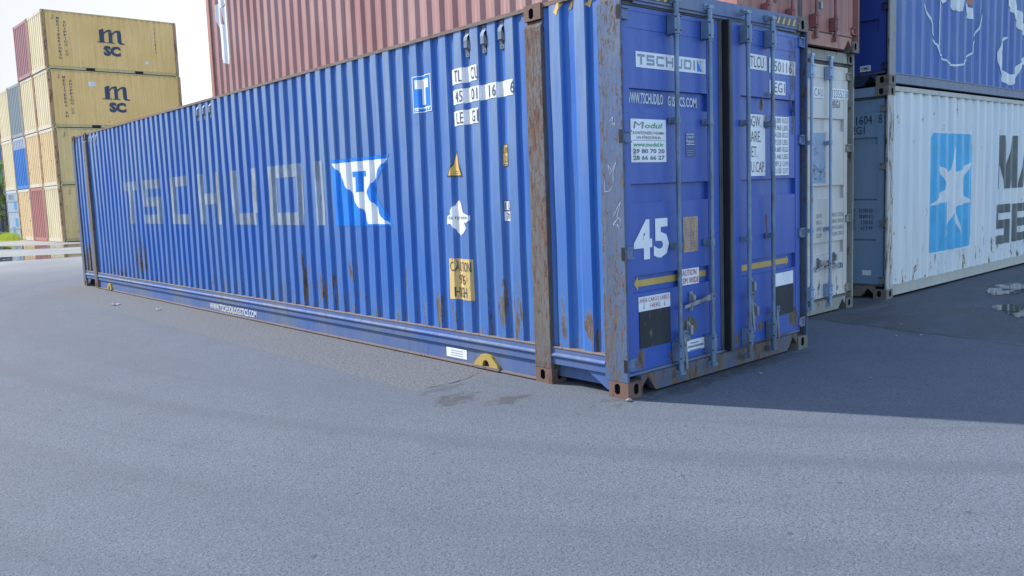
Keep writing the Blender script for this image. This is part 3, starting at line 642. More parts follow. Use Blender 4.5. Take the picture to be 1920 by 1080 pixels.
# rails
for x, sx in ((0, 1), (W, -1)):
    X = lambda d: x+sx*d
    for ya, yb, full in ((0.94, 12.776, True), (0.215, 0.762, False), (12.954, 13.566, False)):
        mb = MB()
        top = [(0.075, 0.302), (0.014, 0.302), (0.010, 0.296), (0.010, 0.290)]
        mb.strip([(X(p), z) for p, z in top], 1, ya, yb, 'main_ledge')
        pr = [(0.014, 0.290), (0.014, 0.252), (0.006, 0.245), (0.000, 0.236), (0.000, 0.228), (0.006, 0.219), (0.014, 0.212), (0.014, 0.164), (0.020, 0.158)]
        if full: pr += [(0.034, 0.156), (0.034, 0.022)]
        else: pr += [(0.05, 0.158), (0.05, 0.2)]
        mb.strip([(X(p), z) for p, z in pr], 1, ya, yb, 'main_rail')
        if full: mb.strip([(X(p), z) for p, z in [(0.034, 0.022), (0.006, 0.020), (0.006, 0.010), (0.08, 0.010)]], 1, ya, yb, 'main_ledge')
        o = mb.build('bottom_rail', main)
        mb = MB(); mb.box((min(X(.018), X(.08)), ya, 2.860), (max(X(.018), X(.08)), yb, 2.889), 'main_ledge'); mb.build('top_rail', main)
    # gussets under the end bays
    for s, y0 in ((1, 0.178), (-1, L-0.178)):
        mb = MB(); mb.prism([(y0, 0.156), (y0, 0.03), (y0+s*0.05, 0.045), (y0+s*0.24, 0.156)], 0, *sorted((X(0.03), X(0.045))), 'main_rail'); mb.build('gusset', main)
mb = MB(); mb.box((0.12, 0.17, 0.02), (W-0.12, 0.2, 0.15), 'main_rail'); mb.box((0.10, 0.20, 0.05), (0.13, 0.93, 0.15), 'main_rail')
mb.box((W-0.13, 0.20, 0.05), (W-0.10, 0.93, 0.15), 'main_rail'); mb.build('tunnel_beam', main)
mb = MB(); mb.box((0.05, 0.10, 0.152), (W-0.05, L-0.04, 0.175), 'dark'); mb.build('floor', main)
mb = MB(); mb.box((0.082, 0.10, H-0.05), (W-0.082, L-0.03, H-0.03), 'roof')
for i in range(44): mb.box((0.16, 0.3+i*0.3, H-0.03), (W-0.16, 0.3+i*0.3+0.15, H-0.012), 'roof')
mb.build('roof', main)
closed_end(main, W, H, L, -1, M['main_side'], M['main_rail'])
# lashing straps in the recesses (three groups of three)
for e0 in (1.098, 1.098+0.2145*27, 1.098+0.2145*51):
    for k in range(3):
        e = e0+0.2145*(k+1); yc = e-0.077 if e < 3 else e-0.077
        mb = MB(); xb = XS+0.029
        hw = 0.022
        mb.box((xb-0.016, yc-0.038, 2.640), (xb-0.002, yc+0.036, 2.856), 'navy')
        z = [2.850, 2.815, 2.790, 2.765, 2.705, 2.700]; dx = [0.0, 0.0, 0.022, 0.026, 0.026, 0.010]
        for i in range(5):
            a, b = xb-0.018-dx[i], xb-0.018-dx[i+1]
            mb.add([(a, yc-hw, z[i]), (a, yc+hw, z[i]), (b, yc+hw, z[i+1]), (b, yc-hw, z[i+1]), (a+.005, yc-hw, z[i]), (a+.005, yc+hw, z[i]), (b+.005, yc+hw, z[i+1]), (b+.005, yc-hw, z[i+1])],
                   [(0, 1, 2, 3), (4, 7, 6, 5), (0, 4, 5, 1), (3, 2, 6, 7), (0, 3, 7, 4), (1, 5, 6, 2)], 'bar')
        mb.box((xb-0.022, yc-0.020, 2.665), (xb-0.016, yc+0.020, 2.700), 'gasket')
        mb.box((xb-0.024, yc-0.026, 2.632), (xb-0.016, yc+0.018, 2.664), 'bar')
        mb.cyl((xb-0.024, yc-0.004, 2.648), (xb-0.028, yc-0.004, 2.648), 0.005, 'dark', 6)
        for q in (-0.012, 0.012): mb.cyl((xb-0.019, yc+q, 2.836), (xb-0.023, yc+q, 2.836), 0.004, 'dark', 6)
        mb.build('lashing_strap', main)
# --- side artwork (a = -y)
A_ = lambda y: -fixy(y)
def block_letter(art, ch, y0, y1, z0, z1, m, tx=0.25, tz=0.135):
    a0, a1 = A_(y0), A_(y1); w_ = a1-a0
    R_ = lambda p, q, s_, t_: art.rect(a0+p*w_, z0+s_*(z1-z0), a0+q*w_, z0+t_*(z1-z0), m)
    T = 0.21
    if ch == 'T': R_(0, 1, 1-T, 1); R_(0.38, 0.66, 0, 1-T)
    if ch == 'S': R_(0, 1, 1-T, 1); R_(0, tx, .5+T/2, 1-T); R_(0, 1, .5-T/2, .5+T/2); R_(1-tx, 1, T, .5-T/2); R_(0, 1, 0, T)
    if ch == 'C': R_(0.07, 1, 1-T, 1); R_(0, tx+.02, T, 1-T); R_(0.07, 1, 0, T)
    if ch == 'H': R_(0, tx, 0, 1); R_(tx, 1-tx, .5-T/2, .5+T/2); R_(1-tx, 1, 0, 1)
    if ch == 'U': R_(0, tx, T, 1); R_(0.05, .95, 0, T); R_(1-tx, 1, T, 1)
    if ch == 'D': R_(0, 0.93, 1-T, 1); R_(0, tx, T, 1-T); R_(0.82, 1.0, T*.8, 1-T*.8); R_(0, 0.93, 0, T)
    if ch == 'I': R_(0, 1, 0, 1)
art = Art()
for ch, y0, y1 in (('T', 10.85, 10.13), ('S', 9.88, 9.13), ('C', 8.72, 8.00), ('H', 7.62, 6.86), ('U', 6.50, 5.78), ('D', 5.44, 4.58), ('I', 4.32, 4.13)):
    block_letter(art, ch, y0, y1, 1.222, 1.915, 'ghost')
art.build('lettering', main, LS, CUTS, 'faded grey ghost lettering TSCHUDI')
art = Art()
fa = lambda px, pz: (A_(3.945+(2.864-3.945)*px), 1.218+(1.907-1.218)*pz)
rg = lambda p, q, k, j: [(p[0]+(q[0]-p[0])*i/k+random.uniform(-j, j)*(0 < i < k), p[1]+(q[1]-p[1])*i/k+random.uniform(-j, j)*(0 < i < k)) for i in range(k)]
random.seed(3)
art.poly([fa(*p) for p in [(0, 1), (1, 1), (0.70, 0.52), (1.0, 0), (0.03, 0.0)]], 'cyan')
edge_l = [(0.01, 0.945), (0.10, 0.83), (0.21, 0.70), (0.235, 0.60), (0.35, 0.46), (0.42, 0.31), (0.52, 0.22), (0.575, 0.10), (0.60, 0.03)]
edge_r = [(0.93, 0.025), (0.80, 0.15), (0.77, 0.23), (0.64, 0.38), (0.60, 0.50), (0.68, 0.63), (0.79, 0.74), (0.80, 0.80), (0.94, 0.955)]
# white field as strips between the ragged edges
def ex(e, z):
    e = sorted(e, key=lambda p: p[1])
    for i in range(len(e)-1):
        if e[i][1] <= z <= e[i+1][1]: t = (z-e[i][1])/(e[i+1][1]-e[i][1]); return e[i][0]+(e[i+1][0]-e[i][0])*t
    return e[0][0] if z < e[0][1] else e[-1][0]
zz = [0.03+0.915*i/24 for i in range(25)]
for i in range(24):
    art.poly([fa(ex(edge_l, zz[i]), zz[i]), fa(ex(edge_r, zz[i]), zz[i]), fa(ex(edge_r, zz[i+1]), zz[i+1]), fa(ex(edge_l, zz[i+1]), zz[i+1])], 'white', 1)
art.poly([fa(*p) for p in [(0.36, 0.72), (0.61, 0.72), (0.61, 0.80), (0.36, 0.80)]], 'cyan', 2)
art.poly([fa(*p) for p in [(0.425, 0.50), (0.52, 0.50), (0.53, 0.72), (0.43, 0.72)]], 'cyan', 2)
art.build('logo', main, LS, CUTS, 'bright blue and white flag emblem with a T')
def sticker(name, y0, y1, z0, z1, m, texts=(), label=None, border=None):
    art = Art(); a0, a1 = A_(y0), A_(y1)
    art.rect(a0, z0, a1, z1, m)
    if border: 
        bw = 0.006
        for q in ((a0, z0, a1, z0+bw), (a0, z1-bw, a1, z1), (a0, z0, a0+bw, z1), (a1-bw, z0, a1, z1)): art.rect(*q, border, 1)
    for t in texts:
        s_, p0, q0, p1, q1, mm = t[:6]
        art.text(s_, a0+(a1-a0)*p0, z0+(z1-z0)*q0, a0+(a1-a0)*p1, z0+(z1-z0)*q1, mm, 2, *(t[6:]))
    return art.build(name, main, LS, CUTS, label)
def PAIR(y0, y1, pairs):
    out = []
    for k, p in enumerate(pairs):
        b_ = 1.098+0.2145*(3-k)+0.092      # far edge of the outer flat
        for ch, u0, u1 in ((p[0], b_+.010, b_-.034), (p[1], b_-.046, b_-.088)):
            if ch == ' ': continue
            if ch == '1': u0, u1 = (u0+u1)/2+.006, (u0+u1)/2-.006
            f_ = lambda u_: (A_(y0)+u_)/(A_(y0)-A_(y1))
            out.append((ch, f_(-u0) if False else (-u0-A_(y0))/(A_(y1)-A_(y0)), .12, (-u1-A_(y0))/(A_(y1)-A_(y0)), .88, 'ink'))
    return out
sticker('sticker', 1.887, 1.530, 2.430, 2.557, 'white', PAIR(1.887, 1.530, ['TL', 'CU']), 'white number sticker reading TLCU')
sticker('sticker', 1.885, 1.098, 2.262, 2.384, 'white', PAIR(1.885, 1.098, ['45', '01', '16', ' 6']), 'white number sticker reading 450116 6')
sticker('sticker', 1.885, 1.524, 2.083, 2.206, 'white', PAIR(1.885, 1.524, ['LE', 'G1']), 'white number sticker reading LEG1')
art = Art(); a0, a1 = A_(2.440), A_(2.165)
art.rect(a0, 2.245, a1, 2.570, 'cyan'); 
bw = 0.010
for q in ((a0, 2.245, a1, 2.253), (a0, 2.562, a1, 2.570), (a0, 2.245, a0+bw, 2.57), (a1-bw, 2.245, a1, 2.57)): art.rect(*q, 'white', 1)
w_ = a1-a0
art.rect(a0+.14*w_, 2.455, a0+.86*w_, 2.535, 'white', 1); art.rect(a0+.38*w_, 2.31, a0+.64*w_, 2.456, 'white', 1)
art.rect(a0+.06*w_, 2.278, a0+.94*w_, 2.290, 'white', 1)
for q in (.14, .24, .72, .84): art.poly(ell(a0+q*w_, 2.268, 0.011, 0.009, 8), 'white', 2)
art.build('sticker', main, LS, CUTS, 'blue square sticker with a white T on a trailer')
art = Art(); t0 = [(A_(1.99), 1.655), (A_(1.770), 1.648), (A_(1.862), 1.885)]
art.poly(t0, 'ink'); cx = sum(p[0] for p in t0)/3; cz = sum(p[1] for p in t0)/3
art.poly([(cx+(p[0]-cx)*0.84, cz+(p[1]-cz)*0.84) for p in t0], 'yellow', 1)
for k, s_ in enumerate(('TANK', 'DANGER', 'HIGH')): art.items and None
art.rect(cx-.03, cz-.035, cx+.04, cz-.030, 'grey_ink', 2); art.rect(cx-.03, cz-.052, cx+.045, cz-.047, 'grey_ink', 2)
art.build('sticker', main, LS, CUTS, 'yellow warning triangle')
art = Art(); a0, a1 = A_(1.275), A_(1.182)
pts = [(a0, 1.72), (a0+.012, 1.708), (a1, 1.708), (a1, 1.885), (a0+.02, 1.885), (a0, 1.86)]
art.poly(pts, 'ink'); cx = (a0+a1)/2; art.poly([(cx+(p[0]-cx)*0.88, 1.797+(p[1]-1.797)*0.93) for p in pts], 'gold', 1)
art.text('2.896', a0+.008, 1.815, a1-.004, 1.862, 'ink', 2); art.text('2.5', a0+.030, 1.742, a1-.008, 1.792, 'ink', 2); art.rect(a0+.015, 1.722, a1-.01, 1.726, 'ink', 2)
art.build('sticker', main, LS, CUTS, 'small gold size sticker reading 2.896 and 2.5')
sticker('sticker', 1.276, 1.184, 1.352, 1.436, 'white', [('i', .15, .15, .26, .85, 'ink', 0.04), ('L', .62, .15, .85, .85, 'ink', 0.04)], None, 'ink')
sticker('sticker', 1.276, 1.184, 1.270, 1.346, 'white', [('70', .30, .15, .92, .85, 'ink')])
art = Art(); cx = (A_(1.712)+A_(2.007))/2
blob = [(0, .155), (.035, .13), (.045, .075), (.075, .045), (.10, .035), (.145, .02), (.145, -.02), (.105, -.045), (.080, -.035), (.075, -.09), (.05, -.13), (.012, -.155), (-.03, -.125), (-.06, -.07), (-.075, -.05), (-.105, -.055), (-.15, -.015), (-.14, .02), (-.10, .035), (-.075, .06), (-.06, .09), (-.02, .14)]
for i in range(len(blob)): 
    j = (i+1) % len(blob); wf = lambda q: q[0]*(1.0 if abs(q[1]) < .05 else 1.45)
    art.poly([(cx, 1.295), (cx+wf(blob[i]), 1.295+blob[i][1]), (cx+wf(blob[j]), 1.295+blob[j][1])], 'white')
art.text('cargo·bee', cx-.125, 1.275, cx+.125, 1.318, 'ink', 1)
art.build('sticker', main, LS, CUTS, 'ragged white cargo bee sticker')
sticker('sticker', 2.003, 1.704, 0.580, 0.940, 'yellow_peel', [('C', .05, .69, .20, .93, 'ink'), ('A', .22, .69, .38, .93, 'ink'), ('U', .40, .69, .53, .93, 'ink'), ('T', .54, .69, .66, .93, 'ink'), ('ION', .67, .69, .96, .93, 'ink'), ("9'6", .34, .38, .74, .62, 'ink'), ('HIGH', .22, .06, .78, .31, 'ink')], "peeling yellow sticker reading CAUTION 9'6 HIGH")
# rail artwork
def RL(a, b, off): return (0.034-off, -a, b)
def RL2(a, b, off): return (0.034-off-0.002, -a, b)
art = Art(); art.text('WWW.TSCHUDILOGISTICS.COM', -fixy(7.50), 0.036, -fixy(6.02), 0.130, 'mk_white', 1, 0.02); art.build('lettering', main, RL, (), 'white web address on the rail')
art = Art(); art.rect(-fixy(2.115), 0.048, -fixy(1.825), 0.134, 'white'); 
for k in range(3): art.rect(-fixy(2.05), 0.066+k*.021, -fixy(1.88), 0.072+k*.021, 'silver_ink', 1)
art.build('sticker', main, RL)
for yc, hw in ((1.56, 0.155), (12.1, 0.12)):
    mb = MB(); zt = 0.138; n = 18
    arch = [(yc+0.045*cos(pi*i/n), 0.032+0.056*sin(pi*i/n)) for i in range(n+1)]
    outer = [(yc+hw, 0.032), (yc+hw, 0.052), (yc+hw*0.35, zt-.004), (yc+hw*0.1, zt), (yc-hw*0.2, zt), (yc-hw*0.45, zt-.010), (yc-hw, 0.052), (yc-hw, 0.032)]
    ring = [(yc+hw, 0.032)]; 
    # quads between arch and outline
    o_ = []
    for i in range(n+1):
        dx_, dz_ = cos(pi*i/n), sin(pi*i/n); best = None
        for k in range(len(outer)-1):   # ray from the arch centre to the outline
            (ax, az), (bx, bz) = outer[k], outer[k+1]; ax -= yc; bx -= yc; az -= .032; bz -= .032
            den = dx_*(bz-az)-dz_*(bx-ax)
            if abs(den) < 1e-9: continue
            t = (ax*(bz-az)-az*(bx-ax))/den; q_ = (ax*dz_-az*dx_)/den
            if t > 0 and -1e-6 <= q_ <= 1+1e-6: best = t if best is None else min(best, t)
        if i in (0, n): best = hw
        o_.append((yc+dx_*best, .032+dz_*best))
    for x_, m_ in ((0.004, 'safety'),):
        mb.add([(x_, p[0], p[1]) for p in arch]+[(x_, p[0], p[1]) for p in o_], [(i, i+1, n+2+i, n+1+i) for i in range(n)], m_)
        mb.add([(x_, p[0], p[1]) for p in arch]+[(0.033, p[0], p[1]) for p in arch], [(i, i+1, n+2+i, n+1+i) for i in range(n)], m_)
        mb.add([(x_, p[0], p[1]) for p in o_]+[(0.033, p[0], p[1]) for p in o_], [(i, i+1, n+2+i, n+1+i) for i in range(n)], m_)
    mb.add([(0.0335, p[0], p[1]) for p in arch], [tuple(range(n+1))], 'dark')
    mb.box((-0.004, yc-hw-.02, 0.012), (0.03, yc+hw*0.9, 0.031), 'main_ledge')
    mb.build('lifting_lug', main, 'yellow arched bracket on the bottom rail' if yc < 3 else None, fixn=False)

# --- rear frame
mb = MB(); SY = 0.012
mb.prism([(.164, .150), (.164, .055), (.235, .128), (.330, .018), (2.170, .018), (2.265, .128), (2.336, .055), (2.336, .150)], 1, SY, 0.075, 'main_sill')
mb.box((.066, SY+.030, .1505), (2.434, 0.10, .168), 'main_head')
sill = mb.build('door_sill', main)
mb = MB(); mb.box((.164, 0.006, 2.785), (2.336, 0.10, H-.004), 'main_head'); mb.box((.066, 0.036, 2.752), (2.434, 0.10, 2.7845), 'gasket')
mb.box((.164, 0.020, 2.765), (2.336, 0.0355, 2.7845), 'main_head'); header = mb.build('door_header', main)
art = Art()
for xa in (1.985, 0.225):
    art.rect(xa-.02, 2.800, xa+.33, 2.868, 'ink')
    for k in range(4): art.poly([(xa+.012+k*.082, 2.805), (xa+.040+k*.082, 2.805), (xa+.072+k*.082, 2.862), (xa+.044+k*.082, 2.862)], 'gold', 1)
art.build('hazard_stripes', header, plane_fn(0, 0.006), label='yellow and black hazard stripes')
art = Art()
for (ya, s_) in ((0.33, 1), (0.51, -1), (0.63, 1)): art.poly([(-fixy(ya), 2.80), (-fixy(ya)+.03, 2.775 if s_ > 0 else 2.80), (-fixy(ya)+.075, 2.86), (-fixy(ya)+.035, 2.86)], 'yellow', 0)
art.build('hazard_stripes', main, LS, CUTS)
# scratches chalked on the corner post
art = Art(); random.seed(11)
def scrib(cx, cz, s_, n):
    p = (cx, cz)
    for i in range(n):
        q = (p[0]+random.uniform(-1, 1)*s_, p[1]+random.uniform(-1, 1)*s_*1.6); q = (max(-.17, min(-.03, q[0])), q[1]); art.line(p, q, 0.0022, 'chalk', 0); p = q
for cz in (1.93, 1.62, 1.52, 1.30, 1.24): scrib(-0.10, cz, 0.045, 6)
art.build('chalk_scribble', main, lambda a, b, off: (-off, -a, b))
# --- doors
DY = 0.040
rib_z = [(0.742, 0.870), (1.387, 1.525), (2.056, 2.192)]
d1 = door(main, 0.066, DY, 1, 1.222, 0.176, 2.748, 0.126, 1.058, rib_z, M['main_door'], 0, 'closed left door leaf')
HX = 2.434
mp = lambda x: HX-(2.40-x)/0.925-0.0      # apparent position -> closed position
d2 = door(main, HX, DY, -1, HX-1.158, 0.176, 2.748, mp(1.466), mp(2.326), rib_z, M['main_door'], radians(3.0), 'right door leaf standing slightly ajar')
P1 = 0.066; P2 = HX
for x in (0.600, 1.015): lock_bar(d1, P1, x, 0.085, 2.835, 'bar')
for x in (mp(1.488), mp(1.855)): lock_bar(d2, P2, x, 0.085, 2.835, 'bar')
for z in (2.69, 1.855, 1.040, 0.240):
    hinge(d1, 0.0-P1+.02, 0.115-P1, 0.0, z, 'main_head', -1); hinge(d2, 2.385-P2, 2.480-P2, 0.0, z, 'main_head', 1)
    mb = MB()
    mb.box((-0.0015, 0.004, z-0.046), (0.010, 0.034, z+0.046), 'dark'); mb.build('hinge_slot', main)
F1 = plane_fn(P1); F2 = plane_fn(P2); FR1 = plane_fn(P1, 0.034)
FP1 = plane_fn(P1, 0.004); FP2 = plane_fn(P2, 0.004)
FR2 = plane_fn(P2, 0.034)
def latch(d, px, x, z, s_, hz, hang=0.0):
    """handle hub on the leaf, with the lever reaching to the bar"""
    mb = MB(); X = x-px
    mb.box((X-0.016, -0.012, z-0.075), (X+0.016, 0.003, z+0.075), 'gear'); mb.cyl((X, -0.012, z+.055), (X, -0.022, z+.055), 0.012, 'gear', 8); mb.cyl((X, -0.012, z-.055), (X, -0.022, z-.055), 0.010, 'gear', 8)
    mb.box((X-0.010, -0.040, z-0.022), (X+0.022, -0.012, z+0.050), 'gear')
    return mb.build('lock_handle', d, bevel=0.003)
def lever(d, px, xa, za, xb, zb):
    mb = MB(); a = Vector((xa-px, -0.060, za)); b = Vector((xb-px, -0.060, zb)); d_ = (b-a); L_ = d_.length; ang = math.atan2(d_.z, d_.x); R = Matrix.Rotation(-ang, 3, 'Y')
    for t0, t1, h in ((0, .18, .012), (.18, .5, .016), (.5, .8, .014), (.8, 1.0, .022)):
        mb.box((t0*L_, -0.006, -h), (t1*L_+.002, 0.006, h), 'gear', R, a)
    mb.box((L_-.03, -0.014, -0.030), (L_+.022, 0.018, 0.030), 'bar', R, a); mb.cyl(b+Vector((0, -.016, 0)), b+Vector((0, -.02, 0)), 0.007, 'dark', 6)
    return mb.build('handle_lever', d, bevel=0.003)
latch(d1, P1, 0.800, 0.615, 1, 0); lever(d1, P1, 0.645, 0.590, 1.005, 0.635)
latch(d1, P1, 0.760, 0.385, 1, 0); lever(d1, P1, 0.665, 0.120, 0.640, 0.395)
latch(d2, P2, mp(1.600), 0.640, 1, 0); lever(d2, P2, mp(1.545), 0.290, mp(1.510), 0.600)
latch(d2, P2, mp(1.640), 0.430, 1, 0); lever(d2, P2, mp(1.930), 0.180, mp(1.900), 0.430)
# left door artwork
art = Art(); x0, x1, z0, z1 = 0.207, 1.040, 2.338, 2.448
art.rect(x0, z0, x1, z1, 'white'); 
def mini(ch, p0, p1):
    a0 = x0+(x1-x0)*p0; w_ = (x1-x0)*(p1-p0); T = 0.24; tx = 0.2; zz0, zz1 = z0+.02, z1-.018; m = 'silver_ink'
    R_ = lambda p, q, s_, t_: art.rect(a0+p*w_, zz0+s_*(zz1-zz0), a0+q*w_, zz0+t_*(zz1-zz0), m, 1)
    if ch == 'T': R_(0, 1, 1-T, 1); R_(0.38, 0.62, 0, 1-T)
    if ch == 'S': R_(0, 1, 1-T, 1); R_(0, tx, .5+T/2, 1-T); R_(0, 1, .5-T/2, .5+T/2); R_(1-tx, 1, T, .5-T/2); R_(0, 1, 0, T)
    if ch == 'C': R_(0.07, 1, 1-T, 1); R_(0, tx+.02, T, 1-T); R_(0.07, 1, 0, T)
    if ch == 'H': R_(0, tx, 0, 1); R_(tx, 1-tx, .5-T/2, .5+T/2); R_(1-tx, 1, 0, 1)
    if ch == 'U': R_(0, tx, T, 1); R_(0.05, .95, 0, T); R_(1-tx, 1, T, 1)
    if ch == 'D': R_(0, 0.93, 1-T, 1); R_(0, tx, T, 1-T); R_(0.82, 1.0, T*.8, 1-T*.8); R_(0, 0.93, 0, T)
    if ch == 'I': R_(0, 1, 0, 1)
for ch, a, b in (('T', .02, .12), ('S', .145, .25), ('C', .275, .38), ('H', .41, .515), ('U', .545, .645), ('D', .67, .78), ('I', .81, .835)): mini(ch, a, b)
fx = lambda p, q: (x0+(x1-x0)*p, z0+(z1-z0)*q)
art.poly([fx(.865, .9), fx(.865, .12), fx(.94, .12)], 'cyan', 1); art.poly([fx(.87, .92), fx(.975, .92), fx(.945, .5), fx(.985, .12), fx(.945, .12)], 'mk_white', 2)
art.text('T', *fx(.905, .5), *fx(.935, .82), 'cyan', 3, 0.03)
art.build('sticker', d1, FP1, label='white sticker with grey TSCHUDI lettering')
art = Art(); art.text('WWW.TSCHUDILO', 0.128, 2.090, 0.545, 2.168, 'mk_white', 1, 0.02); art.text('G', 0.600, 2.086, 0.635, 2.160, 'mk_white', 1, 0.02); art.text('ISTICS.COM', 0.65, 2.084, 0.955, 2.158, 'mk_white', 1, 0.02)
art.build('lettering', d1, FR1, label='white web address in the upper recess')
art = Art(); x0, x1, z0, z1 = 0.136, 0.535, 1.676, 1.980
art.rect(x0, z0, x1, z1, 'white')
art.text('M', x0+.028, z0+.237, x0+.135, z1-.018, 'grey_ink', 1, 0.0, 0.25); art.text('odul', x0+.150, z0+.240, x0+.345, z1-.026, 'green_ink', 1, 0.02, 0.3)
art.text('KONTEINERU NOMA', x0+.022, z0+.196, x1-.022, z0+.218, 'grey_ink', 1, 0.02); art.text('UN PĀRDOŠANA', x0+.06, z0+.164, x1-.06, z0+.190, 'grey_ink', 1, 0.02)
art.rect(x0+.02, z0+.153, x1-.02, z0+.156, 'grey_ink', 1)
art.text('www.modul.lv', x0+.022, z0+.110, x1-.035, z0+.140, 'green_ink', 1, 0.03, 0.2)
art.text('29 80 70 20', x0+.020, z0+.062, x1-.020, z0+.095, 'grey_ink', 1, 0.04); art.text('28 66 66 27', x0+.020, z0+.015, x1-.020, z0+.048, 'grey_ink', 1, 0.04)
art.build('sticker', d1, FP1, label='white rental notice with telephone numbers')
art = Art(); x0, x1, z0, z1 = 0.773, 0.893, 1.710, 1.892
art.rect(x0, z0, x1, z1, 'lloyd'); art.rect(x0+.008, z1-.012, x1-.008, z1-.008, 'white', 1); art.rect(x0+.008, z1-.088, x1-.008, z1-.084, 'white', 1)
art.text("Lloyd's", x0+.012, z1-.048, x1-.01, z1-.018, 'white', 1); art.text('Register', x0+.010, z1-.080, x1-.01, z1-.050, 'white', 1)
for k in range(3): art.rect(x0+.016, z0+.014+k*.017, x1-.016, z0+.018+k*.017, 'silver_ink', 1)
art.build('sticker', d1, FP1, label='dark blue register label')
art = Art(); art.text('4', 0.142, 0.980, 0.350, 1.268, 'white', 1, 0.04); art.text('5', 0.368, 0.980, 0.548, 1.268, 'white', 1, 0.04)
art.build('lettering', d1, FP1, label='large white figure 45')
art = Art(); x0, x1, z0, z1 = 0.725, 0.913, 0.994, 1.262
art.rect(x0, z0, x1, z1, 'paper'); random.seed(5)
for k in range(15): art.rect(x0+.014, z1-.024-k*.016, x1-.014-random.random()*.06, z1-.020-k*.016, 'grey_ink', 1)
art.build('notice', d1, FP1, label='brown aged paper notice')
FRIB = FR1
art = Art(); art.poly([(0.172, 0.808), (0.216, 0.860), (0.216, 0.832), (1.055, 0.832), (1.055, 0.784), (0.216, 0.784), (0.216, 0.756)][0:7], 'gold')
art.build('arrow', d1, FRIB, label='yellow arrow pointing left')
mb = MB(); mb.box((0.655-P1, -0.004, 0.745), (0.912-P1, 0.004, 0.868), 'white'); pl = mb.build('plate', d1)
art = Art(); art.text('CAUTION', 0.665, 0.815, 0.875, 0.860, 'red_ink', 1); art.text('2.5M WIDE', 0.665, 0.755, 0.905, 0.800, 'red_ink', 1)
art.build('lettering', d1, plane_fn(P1, -0.004), label='red words CAUTION 2.5M WIDE')
art = Art(); x0, x1, z0, z1 = 0.183, 0.553, 0.606, 0.712
art.rect(x0, z0, x1, z1, 'white'); art.text('AFFIX CARGO LABELS', x0+.01, z0+.062, x1-.012, z0+.094, 'red_ink', 1); art.text('HERE', x0+.135, z0+.016, x1-.12, z0+.048, 'red_ink', 1)
for q in (.06, .30): art.poly([(x0+q, z0+.014), (x0+q-.009, z0+.026), (x0+q+.009, z0+.026)], 'red_ink', 1); art.rect(x0+q-.002, z0+.024, x0+q+.002, z0+.050, 'red_ink', 1)
art.build('sticker', d1, FP1, label='white sticker AFFIX CARGO LABELS HERE')
mb = MB(); mb.box((0.190-P1, -0.003, 0.335), (0.548-P1, 0.003, 0.604), 'blackboard'); mb.build('placard_board', d1)
art = Art(); x0, x1, z0, z1 = 0.745, 0.980, 0.206, 0.312
art.rect(x0, z0, x1, z1, 'white'); art.rect(x0+.05, z1-.03, x1-.08, z1-.022, 'grey_ink', 1); art.rect(x0+.015, z0+.045, x1-.015, z0+.062, 'silver_ink', 1); art.rect(x0+.04, z0+.022, x1-.05, z0+.028, 'grey_ink', 1)
art.build('sticker', d1, FP1)
# right door artwork
def T2(art, s, x0, z0, x1, z1, m, lay=1, bold=0.0): art.text(s, mp(x0), z0, mp(x1), z1, m, lay, bold)
art = Art(); art.rect(mp(1.607), 2.408, mp(1.860), 2.528, 'white'); T2(art, 'TLCU', 1.612, 2.425, 1.815, 2.513, 'ink')
art.rect(mp(1.900), 2.400, mp(2.388), 2.520, 'white'); T2(art, '450116', 1.915, 2.415, 2.265, 2.500, 'ink'); T2(art, '6', 2.335, 2.412, 2.375, 2.495, 'ink')
art.rect(mp(2.262), 2.401, mp(2.310), 2.519, 'orange', 1) if False else None
art.build('sticker', d2, FP2, label='white number sticker reading TLCU 450116 6')
art = Art(); art.rect(mp(1.905), 2.226, mp(2.160), 2.340, 'white'); T2(art, 'LEG1', 1.925, 2.244, 2.150, 2.325, 'ink'); art.build('sticker', d2, FP2, label='white number sticker reading LEG1')
art = Art(); art.rect(mp(1.560), 1.552, mp(1.832), 2.050, 'white')
for k, (s_, e_) in enumerate((('MGW.', 1.770), ('TARE.', 1.765), ('NET.', 1.710), ('CU.CAP.', 1.826))): T2(art, s_, 1.566, 1.950-k*.123, e_, 2.038-k*.123, 'ink')
art.build('sticker', d2, FP2, label='white sticker reading MGW TARE NET CU.CAP')
art = Art(); art.rect(mp(1.925), 1.552, mp(2.212), 2.044, 'white')
for k, (a, b) in enumerate((('34.000', 'KGS'), ('74.960', 'LBS'), ('4.320', 'KGS'), ('9.520', 'LBS'), ('29.680', 'KGS'), ('65.440', 'LBS'), ('89.2', 'CU.M'), ('3.150', 'CU.FT'))):
    z = 1.990-k*0.0605; T2(art, a, 1.960 if len(a) > 5 else 1.99, z, 2.085, z+.044, 'ink'); T2(art, b, 2.110, z, 2.198, z+.044, 'ink')
art.build('sticker', d2, FP2, label='white sticker with weight and volume figures')
art = Art(); art.poly([(mp(1.475), 0.832), (mp(1.475), 0.784), (mp(2.215), 0.784), (mp(2.215), 0.757), (mp(2.258), 0.808), (mp(2.215), 0.858), (mp(2.215), 0.832)], 'gold')
art.build('arrow', d2, FR2, label='yellow arrow pointing right')
mb = MB(); mb.box((mp(1.985)-P2, -0.003, 0.345), (mp(2.284)-P2, 0.003, 0.600), 'blackboard'); mb.build('placard_board', d2)
art = Art(); art.rect(mp(1.985), 0.603, mp(2.284), 0.715, 'white_peel'); art.build('sticker', d2, FP2, label='torn white sticker')
art = Art(); art.rect(mp(1.56), 0.215, mp(1.66), 0.235, 'gold'); art.build('sticker', d2, FP2)
